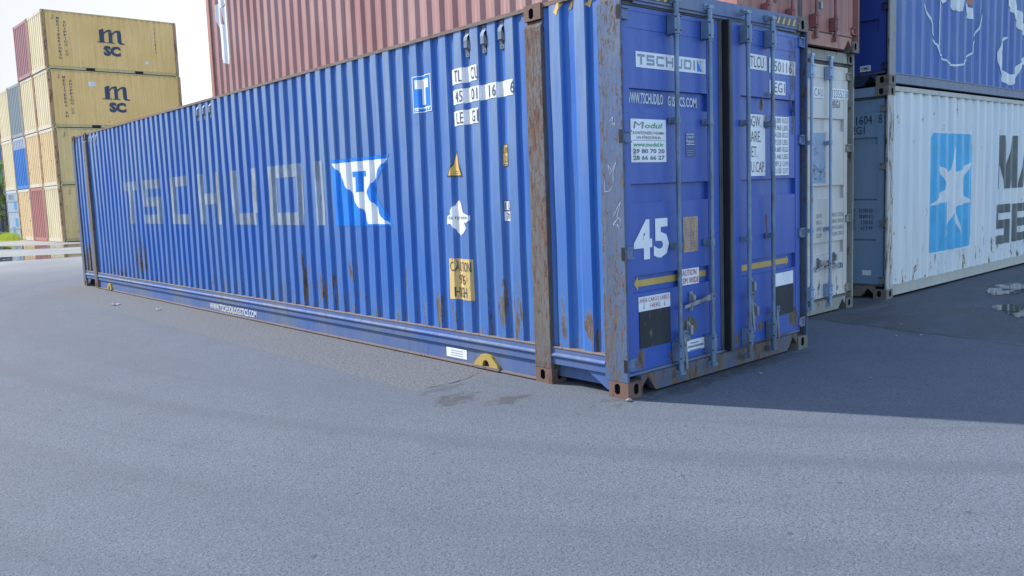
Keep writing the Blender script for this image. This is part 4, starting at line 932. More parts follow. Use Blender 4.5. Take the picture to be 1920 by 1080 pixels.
# brown run-off stains down the right leaf
M['stain'] = flat('rusty_run_off', (0.16, 0.12, 0.10), 0.7, 0.25, peel=0.47, alpha=0.45)
art = Art(); art.rect(mp(2.225), 1.9, mp(2.325), 2.70, 'stain', 2); art.rect(mp(1.800), 2.20, mp(1.935), 2.235, 'stain', 3)
art.rect(mp(1.80), 1.94, mp(1.88), 2.05, 'stain', 3)
art.build('rust_stain', d2, FP2)

# ================================================================== white container beside it and the red one on top
def top_key(seg): pass
def std_doors(root, W_, H_, m, barm, ribs=((0.66, 0.80), (1.28, 1.43), (2.03, 2.17)), bars=True, gearm='gear', sillm=None, headm=None, hinge_m=None, y0=0.045, hz=(0.24, 1.045, 1.847, 2.648), zs=(0.17, None)):
    zt = H_-0.145
    mb = MB(); mb.prism([(.164, .150), (.164, .055), (.235, .128), (.330, .018), (W_-.330, .018), (W_-.235, .128), (W_-.164, .055), (W_-.164, .150)], 1, 0.012, 0.075, sillm); mb.box((.066, .040, .1505), (W_-.066, .10, .168), 'gasket'); sl = mb.build('door_sill', root)
    mb = MB(); mb.box((.164, .006, H_-.115), (W_-.164, .10, H_-.004), headm); mb.box((.066, .036, H_-.145), (W_-.066, .10, H_-.1155), 'gasket'); hd = mb.build('door_header', root)
    mid = W_/2
    a = door(root, 0.066, y0, 1, mid-.020, 0.176, H_-.149, 0.15, mid-.11, list(ribs), m, 0)
    b = door(root, W_-0.066, y0, -1, mid+.020, 0.176, H_-.149, mid+.11, W_-0.15, list(ribs), m, 0)
    if bars:
        for x in (0.52, 0.98): lock_bar(a, 0.066, x, 0.085, H_-.065, barm, brackets=tuple(r_ for r_ in (1.90, 0.95) if r_ < H_-.4))
        for x in (W_-0.98, W_-0.565): lock_bar(b, W_-.066, x, 0.085, H_-.065, barm, brackets=tuple(r_ for r_ in (1.90, 0.95) if r_ < H_-.4))
    for z in hz:
        hinge(a, 0.02-.066, 0.13-.066, 0.0, z, hinge_m or barm, -1); hinge(b, W_-.13-(W_-.066), W_-.02-(W_-.066), 0.0, z, hinge_m or barm, 1)
    return a, b, sl, hd
WX = 2.585
wht = thing('shipping_container', 'dirty white container with torn film on its door, under the faded red one', 'container', (WX, 0.795, 0))
shell(wht, 2.438, 12.192, 2.896, 'casting2', M['wht_frame'], M['wht_frame'], M['wht_door'])
a, b, sl, hd = std_doors(wht, 2.438, 2.896, M['wht_door'], 'wht_bar', sillm='wht_frame', headm='wht_frame', hinge_m='wht_frame')
closed_end(wht, 2.438, 2.896, 12.192, -1, M['wht_door'], M['wht_frame'])
PB = 2.438-.066; FB = lambda y=0.0: (lambda u_, v_, off: (u_-WX-PB, y-off, v_))
art = Art()
art.rect(4.115, 2.385, 4.405, 2.505, 'white'); 
for i, (ch, mm) in enumerate((('A', 'red_ink'), ('C', 'ink'), ('A', 'red_ink'), ('U', 'grey_ink'))): art.text(ch, 4.130+i*.068, 2.402, 4.182+i*.068, 2.488, mm, 1)
art.rect(4.560, 2.385, 4.890, 2.505, 'white'); 
for i, (ch, mm) in enumerate(zip('823552', ('red_ink', 'ink', 'ink', 'grey_ink', 'ink', 'grey_ink'))): art.text(ch, 4.575+i*.050, 2.402, 4.612+i*.050, 2.488, mm, 1)
art.rect(4.900, 2.390, 4.965, 2.500, 'white'); art.text('3', 4.912, 2.405, 4.950, 2.485, 'ink', 1)
art.build('sticker', b, FB(), label='white number stickers reading ACAU 823552 3')
art = Art(); art.text('45G1', 4.590, 2.290, 4.775, 2.372, 'ink', 1); art.build('lettering', b, FB(0.004))
art = Art(); art.rect(4.135, 1.46, 4.455, 2.010, 'pale_patch'); random.seed(9)
for k in range(16):
    p = (random.uniform(4.15, 4.42), random.uniform(1.47, 1.85))
    for j in range(4): q = (max(4.14, min(4.45, p[0]+random.uniform(-.06, .06))), p[1]+random.uniform(-.03, .05)); art.line(p, q, 0.004, 'ink', 1); p = q
art.build('torn_film', b, FB(0.004), label='torn and cracked pale blue film')
art = Art(); rows = (('GRS. WT.', '30.480 KG  67.200 LB'), ('MAX. G.', '26.580 KG  58.600 LB'), ('TARE WT.', '3.900 KG  8.600 LB'), ('CU.CAP.', '76.4 CBM  2.700 CF'))
for k, (p, q) in enumerate(rows):
    z = 1.075-k*0.072
    art.text(p, 4.255, z, 4.375, z+.045, 'grey_ink', 1); art.text(q, 4.565, z, 4.885, z+.045, 'grey_ink', 1)
art.build('lettering', b, FB(0.004))
for (x, z) in ((4.28, .56), (4.64, .60)): latch(b, WX+PB, x, z, 1, 0)
lever(b, WX+PB, 4.12, 0.50, 4.43, 0.57); lever(b, WX+PB, 4.30, 0.54, 4.70, 0.52)

red = thing('shipping_container', 'faded red container with torn white lettering, on top of the dirty white one', 'container', (2.55, 0.725, 2.896))
shell(red, 2.438, 12.192, 2.896, 'casting2', M['red_door'], M['red_side'], M['red_side'])
a, b, sl, hd = std_doors(red, 2.438, 2.896, M['red_door'], 'red_bar', sillm='red_door', headm='red_door', hinge_m='red_bar')
closed_end(red, 2.438, 2.896, 12.192, -1, M['red_side'], M['red_side'])
latch(a, 0.066, 0.75, 0.45, 1, 0); latch(b, PB, 1.60, 0.42, 1, 0)
# torn white lettering near its far end, as fragments on the outer flats
art = Art(); ly = lambda y: -(y-0.725)
def frag(pts): art.poly([(ly(y), z-2.896) for y, z in pts], 'white')
frag([(12.46, 5.72), (12.22, 5.80), (12.05, 5.72), (12.05, 5.42), (12.22, 5.30), (12.40, 5.44)])
frag([(12.50, 5.42), (12.33, 5.44), (12.30, 5.02), (12.42, 4.96), (12.50, 5.12)])
frag([(12.22, 5.30), (11.98, 5.38), (11.98, 4.86), (12.16, 4.96)])
frag([(12.42, 4.98), (12.30, 5.02), (12.06, 4.96), (12.10, 4.62), (12.40, 4.62)])
frag([(12.40, 4.63), (11.98, 4.70), (11.98, 4.28), (12.12, 4.22), (12.32, 4.28), (12.40, 4.36)])
frag([(12.06, 4.97), (11.98, 4.97), (11.98, 4.66), (12.06, 4.66)])
# recompute the standard side profile so that artwork can follow it
def std_prof(Ln, Y0=0.16, pitch=0.278, depth=0.036):
    b0 = Ln-0.14; k = int((b0-Y0-0.12)/pitch); st = Y0+((b0-Y0)-k*pitch)/2
    return profile([(st+i*pitch+0.10, st+i*pitch+0.172) for i in range(k)], 0.068, depth, Y0, b0, depth*0.5)
P40 = std_prof(12.192); P20 = std_prof(6.058)
def left_fn(pr): return lambda u_, v_, off: (0.014+interp(pr, -u_)+dent(-u_, v_, 0.004)-off-0.002, -u_, v_)
def right_fn(pr, Wd): return lambda u_, v_, off: (Wd-(0.014+interp(pr, u_)+dent(u_, v_, 0.004)-off-0.002), u_, v_)
art.build('torn_lettering', red, left_fn(P40), [-p[0] for p in P40], 'torn white lettering')

# ================================================================== pale grey container standing crosswise, blue one above it
RX = radians(-90)
mk = thing('shipping_container', 'pale grey container with a white star on sky blue, on the ground', 'container', (5.782, 0.742+2.438, 0), RX)
shell(mk, 2.438, 12.192, 2.591, 'casting2', M['mk_post'], M['mk_rail'], M['mk_side'])
a, b, sl, hd = std_doors(mk, 2.438, 2.591, M['mk_door'], 'bar', ribs=((0.72, 0.735), (1.22, 1.235), (1.90, 1.99)), sillm='casting2', headm='mk_door', hinge_m='gear', hz=(0.235, 0.935, 1.635, 2.33))
closed_end(mk, 2.438, 2.591, 12.192, -1, M['mk_side'], M['mk_rail'])
# door text: world Y -> local x = 3.18 - Y
QB = 2.438-.066
FD = lambda y=0.0: (lambda u_, v_, off: (u_-QB, y-off, v_)); lx = lambda Y: 3.18-Y
art = Art(); art.text('1604', lx(1.150), 2.150, lx(0.955), 2.255, 'navy', 1); art.text('8', lx(0.880), 2.150, lx(0.835), 2.255, 'navy', 1); art.text('22G1', lx(1.26), 2.035, lx(1.045), 2.130, 'navy', 1)
art.build('lettering', b, FD(0.003))
art = Art()
for k, s_ in enumerate(('32.500 KG', '28.800 KG', '3.700 KG', '67.7 M³')): art.text(s_, lx(1.11 if k < 2 else 1.085), 1.070-k*.073, lx(0.930), 1.115-k*.073, 'navy', 1)
for k, s_ in enumerate(('MGW', 'NET', 'TARE', 'CU')): art.text(s_, lx(1.24), 1.070-k*.073, lx(1.155), 1.115-k*.073, 'navy', 1)
art.build('lettering', b, FD(0.003))
art = Art(); art.rect(lx(1.06), 0.285, lx(0.95), 0.350, 'mk_white'); art.build('sticker', b, FD(0.0))
# side artwork (local y = X - 5.782)
ay = lambda X_: X_-5.782
SR = right_fn(P40, 2.438); CR = [p[0] for p in P40]
art = Art()
rb = [(7.11, 0.440), (8.42, 0.440), (8.60, 0.56), (8.60, 1.93), (8.44, 2.075), (7.18, 2.075), (7.10, 2.0)]
cx, cz = 7.86, 1.26
art.poly([(ay(x), z) for x, z in rb], 'mk_white'); art.poly([(ay(cx+(x-cx)*0.962), cz+(z-cz)*0.966) for x, z in rb], 'sky_blue', 1)
star = [(7.868, 1.90), (7.99, 1.52), (8.09, 1.545), (8.47, 1.665), (8.17, 1.33), (8.18, 1.235), (8.49, 1.10), (8.05, 1.06), (8.00, 1.02), (8.15, 0.64), (7.90, 0.98), (7.83, 0.94), (7.57, 0.64), (7.70, 1.05), (7.62, 1.13), (7.13, 1.09), (7.55, 1.30), (7.58, 1.38), (7.33, 1.66), (7.70, 1.52), (7.78, 1.56)]
for i in range(len(star)):
    j = (i+1) % len(star); art.poly([(ay(7.87), 1.25), (ay(star[i][0]), star[i][1]), (ay(star[j][0]), star[j][1])], 'mk_white', 2)
art.build('logo', mk, SR, CR, 'white seven-pointed star on a sky blue panel')
art = Art()
art.poly([(ay(x), z) for x, z in [(9.545, 2.05), (9.545, 1.245), (9.66, 1.245), (9.66, 1.72), (9.80, 1.245), (10.05, 1.245), (10.23, 1.72), (10.23, 1.245), (10.36, 1.245), (10.36, 2.05), (10.12, 2.05), (9.95, 1.55), (9.79, 2.05)]], 'mk_grey')
art.poly([(ay(x), z) for x, z in [(10.50, 1.245), (10.62, 1.245), (10.68, 1.42), (10.98, 1.42), (11.04, 1.245), (11.22, 1.245), (10.98, 2.05), (10.74, 2.05)]], 'mk_grey')
x = 11.36
for ch in 'ERSK': art.text(ch, ay(x), 1.245, ay(x+.68), 2.05, 'mk_grey', 0, 0.06); x += .84
def E_(x0, x1, z0, z1, S=False):
    t = (z1-z0)*.22; zm = (z0+z1)/2
    art.rect(ay(x0), z1-t, ay(x1), z1, 'mk_grey'); art.rect(ay(x0), zm-t/2, ay(x1), zm+t/2, 'mk_grey'); art.rect(ay(x0), z0, ay(x1), z0+t, 'mk_grey')
    tw = (x1-x0)*.30
    art.rect(ay(x0), zm+t/2, ay(x0+tw), z1-t, 'mk_grey')
    if S: art.rect(ay(x1-tw), z0+t, ay(x1), zm-t/2, 'mk_grey')
    else: art.rect(ay(x0), z0+t, ay(x0+tw), zm-t/2, 'mk_grey')
E_(9.51, 10.08, 0.405, 1.01, True); E_(10.26, 10.86, 0.405, 1.0)
x = 11.02
for ch in 'ALAND': art.text(ch, ay(x), 0.405, ay(x+.60), 1.0, 'mk_grey', 0, 0.06); x += .75
art.build('lettering', mk, SR, CR, 'dark grey painted lettering')

blu = thing('shipping_container', 'worn blue container with white line drawing, on top of the pale grey one', 'container', (5.80, 0.742+2.438, 2.596), RX)
shell(blu, 2.438, 12.192, 2.591, 'casting2', M['bl_post'], M['bl_rail'], M['bl_side'], rail_h=0.155)
a, b, sl, hd = std_doors(blu, 2.438, 2.591, M['bl_door'], 'navy', sillm='navy', headm='bl_door', hinge_m='navy', hz=(0.235, 0.935, 1.635, 2.33))
closed_end(blu, 2.438, 2.591, 12.192, -1, M['bl_side'], M['bl_rail'])
art = Art(); art.rect(lx(1.115), 0.195, lx(0.985), 0.265, 'mk_white'); art.text('CIMC', lx(1.10), 0.212, lx(1.00), 0.248, 'navy', 1, 0.03); art.build('sticker', b, FD(0.0))
by = lambda X_: X_-5.80; zb = 2.596
SB = right_fn(P40, 2.438)
art = Art()
art.pline([(by(x), z-zb) for x, z in [(6.70, 4.15), (6.85, 3.68), (7.04, 3.42), (7.05, 3.30), (7.25, 3.18), (7.30, 3.06), (7.55, 3.00), (7.56, 2.975), (7.84, 2.955), (8.12, 2.99), (8.12, 3.03), (8.42, 3.17), (8.43, 3.30), (8.66, 3.52), (8.75, 3.72), (8.80, 4.1)]], 0.026, 'mk_white')
art.pline([(by(7.285), 4.1-zb), (by(7.275), 3.16-zb)], 0.017, 'mk_white')
P_ = lambda pts, m, l=1: art.poly([(by(x), z-zb) for x, z in pts], m, l)
P_([(7.30, 3.74), (7.36, 3.70), (7.52, 3.76), (7.52, 3.95), (7.30, 3.95)], 'mk_white'); P_([(7.64, 3.95), (7.66, 3.74), (7.78, 3.68), (7.90, 3.67), (8.08, 3.70), (8.12, 3.95)], 'mk_white')
P_([(8.13, 3.80), (8.40, 3.77), (8.42, 3.62), (8.28, 3.63), (8.16, 3.67)], 'mk_white'); P_([(8.16, 3.95), (8.17, 3.84), (8.38, 3.80), (8.40, 3.95)], 'orange'); P_([(7.545, 3.95), (7.555, 3.79), (7.61, 3.77), (7.61, 3.95)], 'orange')
P_([(9.80, 3.50), (9.72, 3.50), (9.53, 3.40), (9.45, 3.25), (9.46, 3.12), (9.58, 3.12), (9.56, 3.28), (9.62, 3.38)], 'mk_white'); P_([(9.46, 3.125), (9.52, 3.0), (9.62, 2.87), (9.82, 2.81), (10.04, 2.81), (10.04, 2.97), (9.80, 2.97), (9.66, 3.04), (9.58, 3.125)], 'mk_white')
P_([(10.04, 2.81), (10.22, 2.88), (10.36, 3.06), (10.55, 3.15), (10.80, 3.2), (10.80, 3.30), (10.55, 3.26), (10.24, 3.10), (10.14, 2.98), (10.04, 2.97)], 'mk_white')
P_([(9.77, 4.10), (9.78, 3.95), (10.04, 3.88), (10.08, 3.80), (10.32, 3.66), (10.50, 3.62), (10.80, 3.5), (10.80, 3.66), (10.50, 3.80), (10.38, 3.92), (10.12, 4.0), (10.06, 4.10)], 'mk_white')
art.build('emblem', blu, SB, CR, 'white outline drawing with a little faded orange')

# ================================================================== stack of yellow containers on the left
SA = 0.03; OX, OY = 5.34, 37.42; ROT = radians(-90)+SA
def origin(col, lev, dx=0.0):
    X_ = OX-sin(SA)*2.47*col; Y_ = OY+cos(SA)*2.47*col
    # local (W,0) sits at (X_,Y_); local x axis = (cos ROT, sin ROT)
    return (X_-2.438*cos(ROT)+dx, Y_-2.438*sin(ROT), 2.596*lev)
def far_box(col, lev, label, sidem, endm, postm='ypost', railm='yrail', endrail='ywhite', grp='containers in the yellow stack', dx=0.0):
    t = thing('shipping_container', label, 'container', origin(col, lev, dx), ROT, grp)
    shell(t, 2.438, 6.058, 2.591, 'casting2' if railm != 'yrail' else 'yrail', M[postm], M[railm], M[sidem], door_end=False)
    closed_end(t, 2.438, 2.591, 0, 1, M[endm], M[railm], 7, M[endrail])
    closed_end(t, 2.438, 2.591, 6.058, -1, M[endm], M[railm], 7)
    return t
C20 = [p[0] for p in P20]; S20 = right_fn(P20, 2.438)
def logo(t, label='dark navy painted emblem and letters'):
    a = Art(); Z = lambda z: z
    # the curly m: three stems, arches and outward feet
    x0, x1, z0, z1 = 2.40, 3.46, 1.30, 1.98
    Wd = x1-x0; Hh = z1-z0
    q = lambda p, s_: (x0+Wd*p, z0+Hh*s_)
    P = lambda pts: a.poly([q(*p) for p in pts], 'msc_ink')
    P([(0.02, .90), (0.16, 1.0), (0.22, .98), (0.22, .10), (0.02, .10)]); P([(-0.10, .06), (0.30, .06), (0.30, .13), (-0.10, .13)]) 
    P([(0.22, .78), (0.34, .93), (0.34, .80), (0.22, .62)]); P([(0.34, .93), (0.47, 1.0), (0.55, .94), (0.55, .74), (0.45, .82), (0.34, .80)]); P([(0.41, .80), (0.58, .80), (0.58, .06), (0.41, .06)])
    P([(0.58, .78), (0.70, .93), (0.70, .80), (0.58, .62)]); P([(0.70, .93), (0.84, 1.0), (0.94, .92), (0.94, .74), (0.83, .82), (0.70, .80)]); P([(0.78, .82), (0.95, .80), (0.95, .16), (0.78, .20)])
    P([(0.78, .20), (0.95, .16), (1.08, .10), (1.08, .02), (0.86, .04)]); P([(0.34, .06), (0.66, .06), (0.66, .13), (0.34, .13)])
    a.build('logo', t, S20, C20, label)
    a = Art(); a.text('SC', 2.55, 0.745, 3.34, 1.225, 'msc_ink', 0, 0.07); a.build('lettering', t, S20, C20)
def vwords(t, w1, w2, x=0.62):
    a = Art(); a.vtext(w1, x, 0.43, x+.115, 2.33, 'msc_ink'); a.vtext(w2, x+.27, 0.60, x+.385, 2.17, 'msc_ink'); a.build('lettering', t, S20, C20, 'dark vertical lettering')
def pockets(t):
    for ya in (1.72, 3.92):
        mb = MB(); mb.box((2.36, ya, 0.032), (2.4385, ya+.38, 0.135), 'dark'); mb.build('forklift_pocket', t)
def hooks(t):
    mb = MB(); mb.cyl((2.44, 0.48, 2.40), (2.44, 0.48, 2.22), 0.012, 'casting2', 6); mb.cyl((2.44, 0.48, 2.22), (2.44, 0.40, 2.20), 0.012, 'casting2', 6); mb.build('lashing_hook', t)
t = far_box(0, 0, 'rust-streaked yellow container, bottom of the front column of the stack', 'y2', 'y3'); hooks(t)
t = far_box(0, 1, 'rust-chipped yellow container, second from the ground in the front column', 'y2', 'y4'); pockets(t); hooks(t)
t = far_box(0, 2, 'yellow container with navy emblem and a missing letter, directly under the topmost one', 'y1', 'y3', dx=-0.02); logo(t); vwords(t, 'MEDITERRA AN'.replace('A AN', 'A  AN') if False else 'MEDITERRA AN', 'SHIPPING CO'); pockets(t); hooks(t)
a = Art(); a.rect(1.72, 1.92, 2.02, 2.12, 'mk_white'); a.build('sticker', t, S20, C20)
t = far_box(0, 3, 'topmost yellow container with navy emblem and full vertical words, highest of the front column', 'y1', 'y3', dx=-0.06); logo(t); vwords(t, 'MEDITERRANEAN', 'SHIPPING CO'); pockets(t); hooks(t)
a = Art(); a.rect(4.42, 0.50, 4.58, 0.62, 'mk_white'); a.build('sticker', t, S20, C20)
a = Art(); a.vtext('7306184', 4.98, 1.0, 5.02, 2.25, 'msc_ink'); a.build('lettering', t, S20, C20)
far_box(1, 0, 'brick red container at ground level among the yellow ones', 'redend', 'redend', 'maroon', 'redend', 'redend')
far_box(1, 1, 'orange-streaked yellow container directly above the brick red one', 'y2', 'y4')
far_box(1, 2, 'pale yellow container directly under the maroon one', 'y1', 'y3', dx=-0.02)
far_box(1, 3, 'maroon container on the top layer of the yellow stack', 'maroon', 'maroon', 'maroon', 'maroon', 'maroon', dx=-0.06)
far_box(2, 0, 'rusty yellow container directly under the bright blue one', 'y2', 'y4')
far_box(2, 1, 'bright blue container with whitish top, in the yellow stack', 'blueend', 'blueend', 'blueend', 'blueend', 'blueend')
far_box(2, 2, 'grey-green container directly above the bright blue one', 'greyend', 'greyend', 'greyend', 'greyend', 'greyend', dx=-0.02)
t = far_box(3, 0, 'white container with blue patches on its end, at ground level beside the bushes', 'whiteend', 'whiteend', 'greyend', 'whiteend', 'whiteend')
mb = MB()
for z_ in (0.55, 1.45, 2.0): mb.box((0.16, -0.006, z_), (2.28, 0.014, z_+.05), 'greyend')
mb.build('end_batten', t)
art = Art()
for (x0_, z0_) in ((1.55, 0.70), (1.55, 1.60), (0.9, 0.25)): art.rect(x0_, z0_, x0_+.55, z0_+.42, 'patchblue')
for k in range(4): art.rect(0.55+k*.28, 2.12, 0.70+k*.28, 2.38, 'greyend')
art.build('blue_patch', t, lambda u_, v_, off: (u_, 0.006-off, v_))
far_box(3, 1, 'cream yellow container at the left edge, second from the ground', 'y1', 'y3')
far_box(3, 2, 'cream yellow container at the left edge, third from the ground', 'y1', 'y3')
# dark blue container far behind the bushes
t = thing('shipping_container', 'lowest dark blue container hidden behind the bushes at the left edge', 'container', (3.9, 74.0, 0), ROT)
shell(t, 2.438, 6.058, 2.591, 'navy', M['bl_door'], M['bl_door'], M['bl_side'], door_end=False); closed_end(t, 2.438, 2.591, 0, 1, M['bl_side'], M['bl_rail'])
closed_end(t, 2.438, 2.591, 6.058, -1, M['bl_side'], M['bl_rail'])
t = thing('shipping_container', 'middle dark blue container behind the bush at the left edge', 'container', (3.9, 74.0, 2.596), ROT)
shell(t, 2.438, 6.058, 2.591, 'navy', M['bl_door'], M['bl_door'], M['bl_side'], door_end=False); closed_end(t, 2.438, 2.591, 0, 1, M['bl_side'], M['bl_rail'])
closed_end(t, 2.438, 2.591, 6.058, -1, M['bl_side'], M['bl_rail'])

t = thing('shipping_container', 'topmost dark blue container behind the loose tree at the left edge', 'container', (3.9, 74.0, 5.192), ROT)
shell(t, 2.438, 6.058, 2.591, 'navy', M['bl_door'], M['bl_door'], M['bl_side'], door_end=False); closed_end(t, 2.438, 2.591, 0, 1, M['bl_side'], M['bl_rail'])
closed_end(t, 2.438, 2.591, 6.058, -1, M['bl_side'], M['bl_rail'])

# ================================================================== trees, kerb, grass, puddles, stones
def leaf_mat(name, c1, c2):
    g = NT(name); n1 = g.noise(g.coord((0.9, 0.9, 0.9)), 1.0, 4); n2 = g.noise(g.coord((9, 9, 9)), 1.0, 2)
    c = g.mix(g.ramp(n1, 0.35, 0.65), c1, c2); c = g.mix(g.ramp(n2, 0.3, 0.7, 0, 0.6), c, tuple(x*1.7 for x in c2))
    g.put(g.b.inputs['Base Color'], c); g.b.inputs['Roughness'].default_value = 0.55
    tr = g.n('ShaderNodeBsdfTranslucent'); g.put(tr.inputs[0], c); ms = g.n('ShaderNodeMixShader'); ms.inputs[0].default_value = 0.4
    out = [n_ for n_ in g.t.nodes if n_.type == 'OUTPUT_MATERIAL'][0]
    g.t.links.new(g.b.outputs[0], ms.inputs[1]); g.t.links.new(tr.outputs[0], ms.inputs[2]); g.t.links.new(ms.outputs[0], out.inputs[0]); return g.m
M['leaf'] = leaf_mat('leaf_green', (0.075, 0.15, 0.025), (0.17, 0.29, 0.05)); M['bark'] = flat('bark', (0.09, 0.07, 0.05), 0.9, 0.3); M['grass'] = leaf_mat('grass_blade', (0.18, 0.24, 0.04), (0.34, 0.40, 0.06))
def tree(loc, h, rad, label, seed, name='leafy_tree', grp='trees beyond the yard', nleaf=5200, size=0.13, zlow=0.06):
    rnd = random.Random(seed); t = thing(name, label, 'tree', loc, 0, grp)
    mb = MB(); mb.cyl((0, 0, 0), (0.1, 0, h*0.45), 0.13, 'bark', 8, 0.08); tips = []
    for k in range(9):
        a = k*2.4; z0 = h*(0.12+0.05*k); e = Vector((cos(a)*rad*0.7, sin(a)*rad*0.7, z0+h*0.28)); mb.cyl((0.05, 0, z0), e, 0.05, 'bark', 6, 0.015); tips.append(e)
    mb.build('trunk', t)
    mb = MB(); cl = []
    for k in range(34):
        a = rnd.uniform(0, 2*pi); zz = rnd.uniform(zlow, 0.98); rr = rad*math.sqrt(rnd.random())*(1.05-0.55*max(0, zz-0.45)/0.55)
        cl.append((rr*cos(a), rr*sin(a), h*zz, rnd.uniform(0.3, 0.6)*rad*0.55))
    vs = []; fs = []
    for i in range(nleaf):
        c_ = rnd.choice(cl); d = Vector((rnd.gauss(0, 1), rnd.gauss(0, 1), rnd.gauss(0, 1))).normalized()*c_[3]*rnd.random()**0.4
        p = Vector(c_[:3])+d; p.z = max(0.05, p.z); s_ = size*rnd.uniform(0.6, 1.3); R = Matrix.Rotation(rnd.uniform(0, 6.28), 3, 'Z') @ Matrix.Rotation(rnd.uniform(-1.3, 1.3), 3, 'X')
        o = len(vs); vs += [p+R @ Vector(q) for q in ((-s_*.5, 0, 0), (0, -s_*.28, .02), (s_*.5, 0, 0), (0, s_*.28, .02))]; fs.append((o, o+1, o+2, o+3))
    mb.add(vs, fs, 'leaf'); mb.build('crown', t, fixn=False); return t
tree((6.3, 54.5, 0), 4.7, 1.7, 'dense leafy bush tree beside the white and blue container', 1)
tree((3.6, 58.0, 0), 5.4, 2.2, 'rounded leafy bush tree left of the yellow stack', 2)
tree((7.4, 62.0, 0), 7.6, 1.6, 'taller tree with loose pale leaves against the sky behind the stack', 4, nleaf=3000)
tree((0.8, 60.0, 0), 4.8, 2.3, 'low spreading leafy tree farther along the yard edge', 5)
mb = MB(); mb.box((-14, 51.2, 0), (7.6, 51.6, 0.30), 'gasket'); k_ = mb.build('kerb_wall', bevel=0.02); tag(k_, 'low dark kerb in front of the bushes', 'kerb')
mb = MB(); rnd = random.Random(6)
for i in range(1500):
    a = rnd.gauss(0, 1); b_ = rnd.gauss(0, 1); x = 5.0+a*0.35-abs(b_)*0.2; y = 46.2+b_*1.0; hh = rnd.uniform(0.12, 0.5)*math.exp(-(a*a)*0.25); dx_ = rnd.uniform(-.15, .15)
    mb.add([(x-.012, y, 0), (x+.012, y, 0), (x+dx_, y+rnd.uniform(-.1, .1), hh)], [(0, 1, 2)], 'grass')
for i in range(900):
    x = rnd.uniform(1.5, 5.3); y = rnd.gauss(47.5, 1.0); hh = rnd.uniform(0.03, 0.10)
    mb.add([(x-.02, y, 0), (x+.02, y, 0), (x+rnd.uniform(-.08, .08), y, hh)], [(0, 1, 2)], 'grass')
o = mb.build('grass', fixn=False); tag(o, 'yellow-green grass growing at the foot of the stack', kind='stuff')
puddle([(-3, 27.0), (-0.5, 25.2), (1.5, 24.6), (3.1, 24.5), (4.6, 25.5), (2.6, 26.8), (0.5, 28.0), (-2, 30)], 1)
puddle([(-2.0, 37.0), (1.5, 35.0), (3.2, 32.4), (4.6, 31.6), (7.2, 32.0), (7.0, 34.0), (4.8, 35.0), (2.4, 38.2), (-1.0, 42.0)], 2)
puddle([(4.95, -1.05), (5.35, -0.72), (5.75, -0.42), (5.95, -0.38), (6.3, -0.75), (5.9, -1.3), (5.3, -1.5)], 3)
puddle([(6.75, -0.10), (7.2, 0.12), (7.8, 0.20), (8.2, 0.05), (7.7, -0.22), (7.1, -0.30)], 4)
M['stone'] = flat('pale_stone', (0.22, 0.22, 0.22), 0.8, 0.3)
rnd = random.Random(12)
def stone(x, y, s_, label):
    bm = bmesh.new(); bmesh.ops.create_icosphere(bm, subdivisions=2, radius=s_)
    for v in bm.verts: v.co *= rnd.uniform(0.75, 1.15); v.co.z *= 0.6
    me = bpy.data.meshes.new('stone'); bm.to_mesh(me); bm.free(); me.materials.append(M['stone'])
    o = bpy.data.objects.new('stone', me); C.objects.link(o); o.location = (x, y, s_*0.5); tag(o, label, 'stone'); return o
stone(-0.02, -0.02, 0.022, 'small pale stone at the foot of the nearest corner of the long blue container')
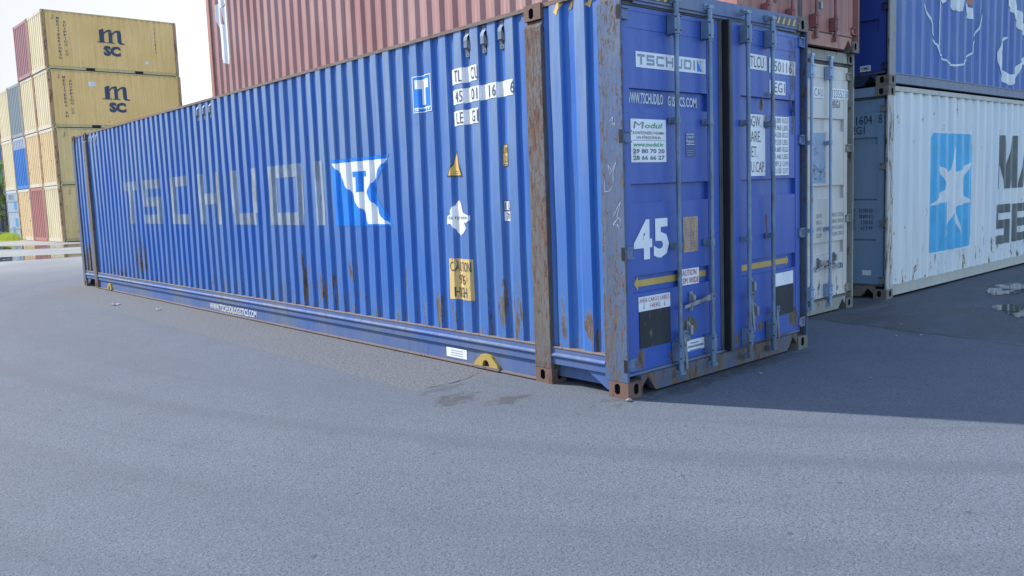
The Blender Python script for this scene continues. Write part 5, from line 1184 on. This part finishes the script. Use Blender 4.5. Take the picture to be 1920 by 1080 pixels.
# cracks and seams in the paving
def crack(pts, wd, label=None):
    mb = MB(); rnd = random.Random(len(pts)*7+int(pts[0][0]*10)); P = []
    for i in range(len(pts)-1):
        p = Vector(pts[i]); q = Vector(pts[i+1]); k = max(2, int((q-p).length/0.12))
        for j in range(k): v = p.lerp(q, j/k); P.append((v.x+rnd.uniform(-.012, .012), v.y+rnd.uniform(-.012, .012)))
    P.append(pts[-1])
    for i in range(len(P)-1):
        p = Vector(P[i]); q = Vector(P[i+1]); n_ = (q-p).orthogonal().normalized()*wd*rnd.uniform(.3, 1)/2
        mb.add([(*(p+n_), .004), (*(p-n_), .004), (*(q-n_), .004), (*(q+n_), .004)], [(0, 1, 2, 3)], 'crackfill')
    o = mb.build('pavement_crack', fixn=False); o['kind'] = 'structure'
M['crackfill'] = flat('dark_crack', (0.045, 0.045, 0.05), 0.9, 0.3)  # plain dark colour of the crack strips
crack([(-0.72, 1.42), (-0.50, 1.40), (-0.30, 1.44), (-0.05, 1.55)], 0.014)
crack([(3.95, 0.72), (3.85, -0.2), (3.62, -1.3), (3.3, -2.4)], 0.012)
# scattered pebbles and chips
for k in range(14):
    x = rnd.uniform(0.2, 6.0); y = rnd.uniform(-2.2, 0.4) if k % 2 else rnd.uniform(-1.0, 0.0)
    if 0 < y and x < 6: y = -y
    o = stone(x, y, rnd.uniform(0.006, 0.014), 'loose stone chip on the asphalt in front of the containers'); o['group'] = 'loose stone chips'

M['scrap'] = flat('grubby_paper', (0.45, 0.46, 0.50), 0.8, 0.2, dirt=0.3)
def scrap(x, y, s_, label):
    bm = bmesh.new(); bmesh.ops.create_grid(bm, x_segments=6, y_segments=5, size=s_)
    for v in bm.verts: v.co.z = 0.004+abs(rnd.gauss(0, 1))*s_*0.16; v.co.x += rnd.uniform(-.1, .1)*s_; v.co.y = v.co.y*0.8+rnd.uniform(-.1, .1)*s_
    bmesh.ops.solidify(bm, geom=bm.faces[:], thickness=0.0015)
    me = bpy.data.meshes.new('paper_scrap'); bm.to_mesh(me); bm.free(); me.materials.append(M['scrap'])
    o = bpy.data.objects.new('paper_scrap', me); C.objects.link(o); o.location = (x, y, 0.004); o.rotation_euler = (0, 0, rnd.random()*3); tag(o, label, 'litter'); return o
scrap(-0.381, 8.416, 0.04, 'crumpled white paper scrap on the asphalt beside the long blue container')
scrap(-0.610, 9.666, 0.06, 'larger grubby flattened scrap near the far end of the long blue container')
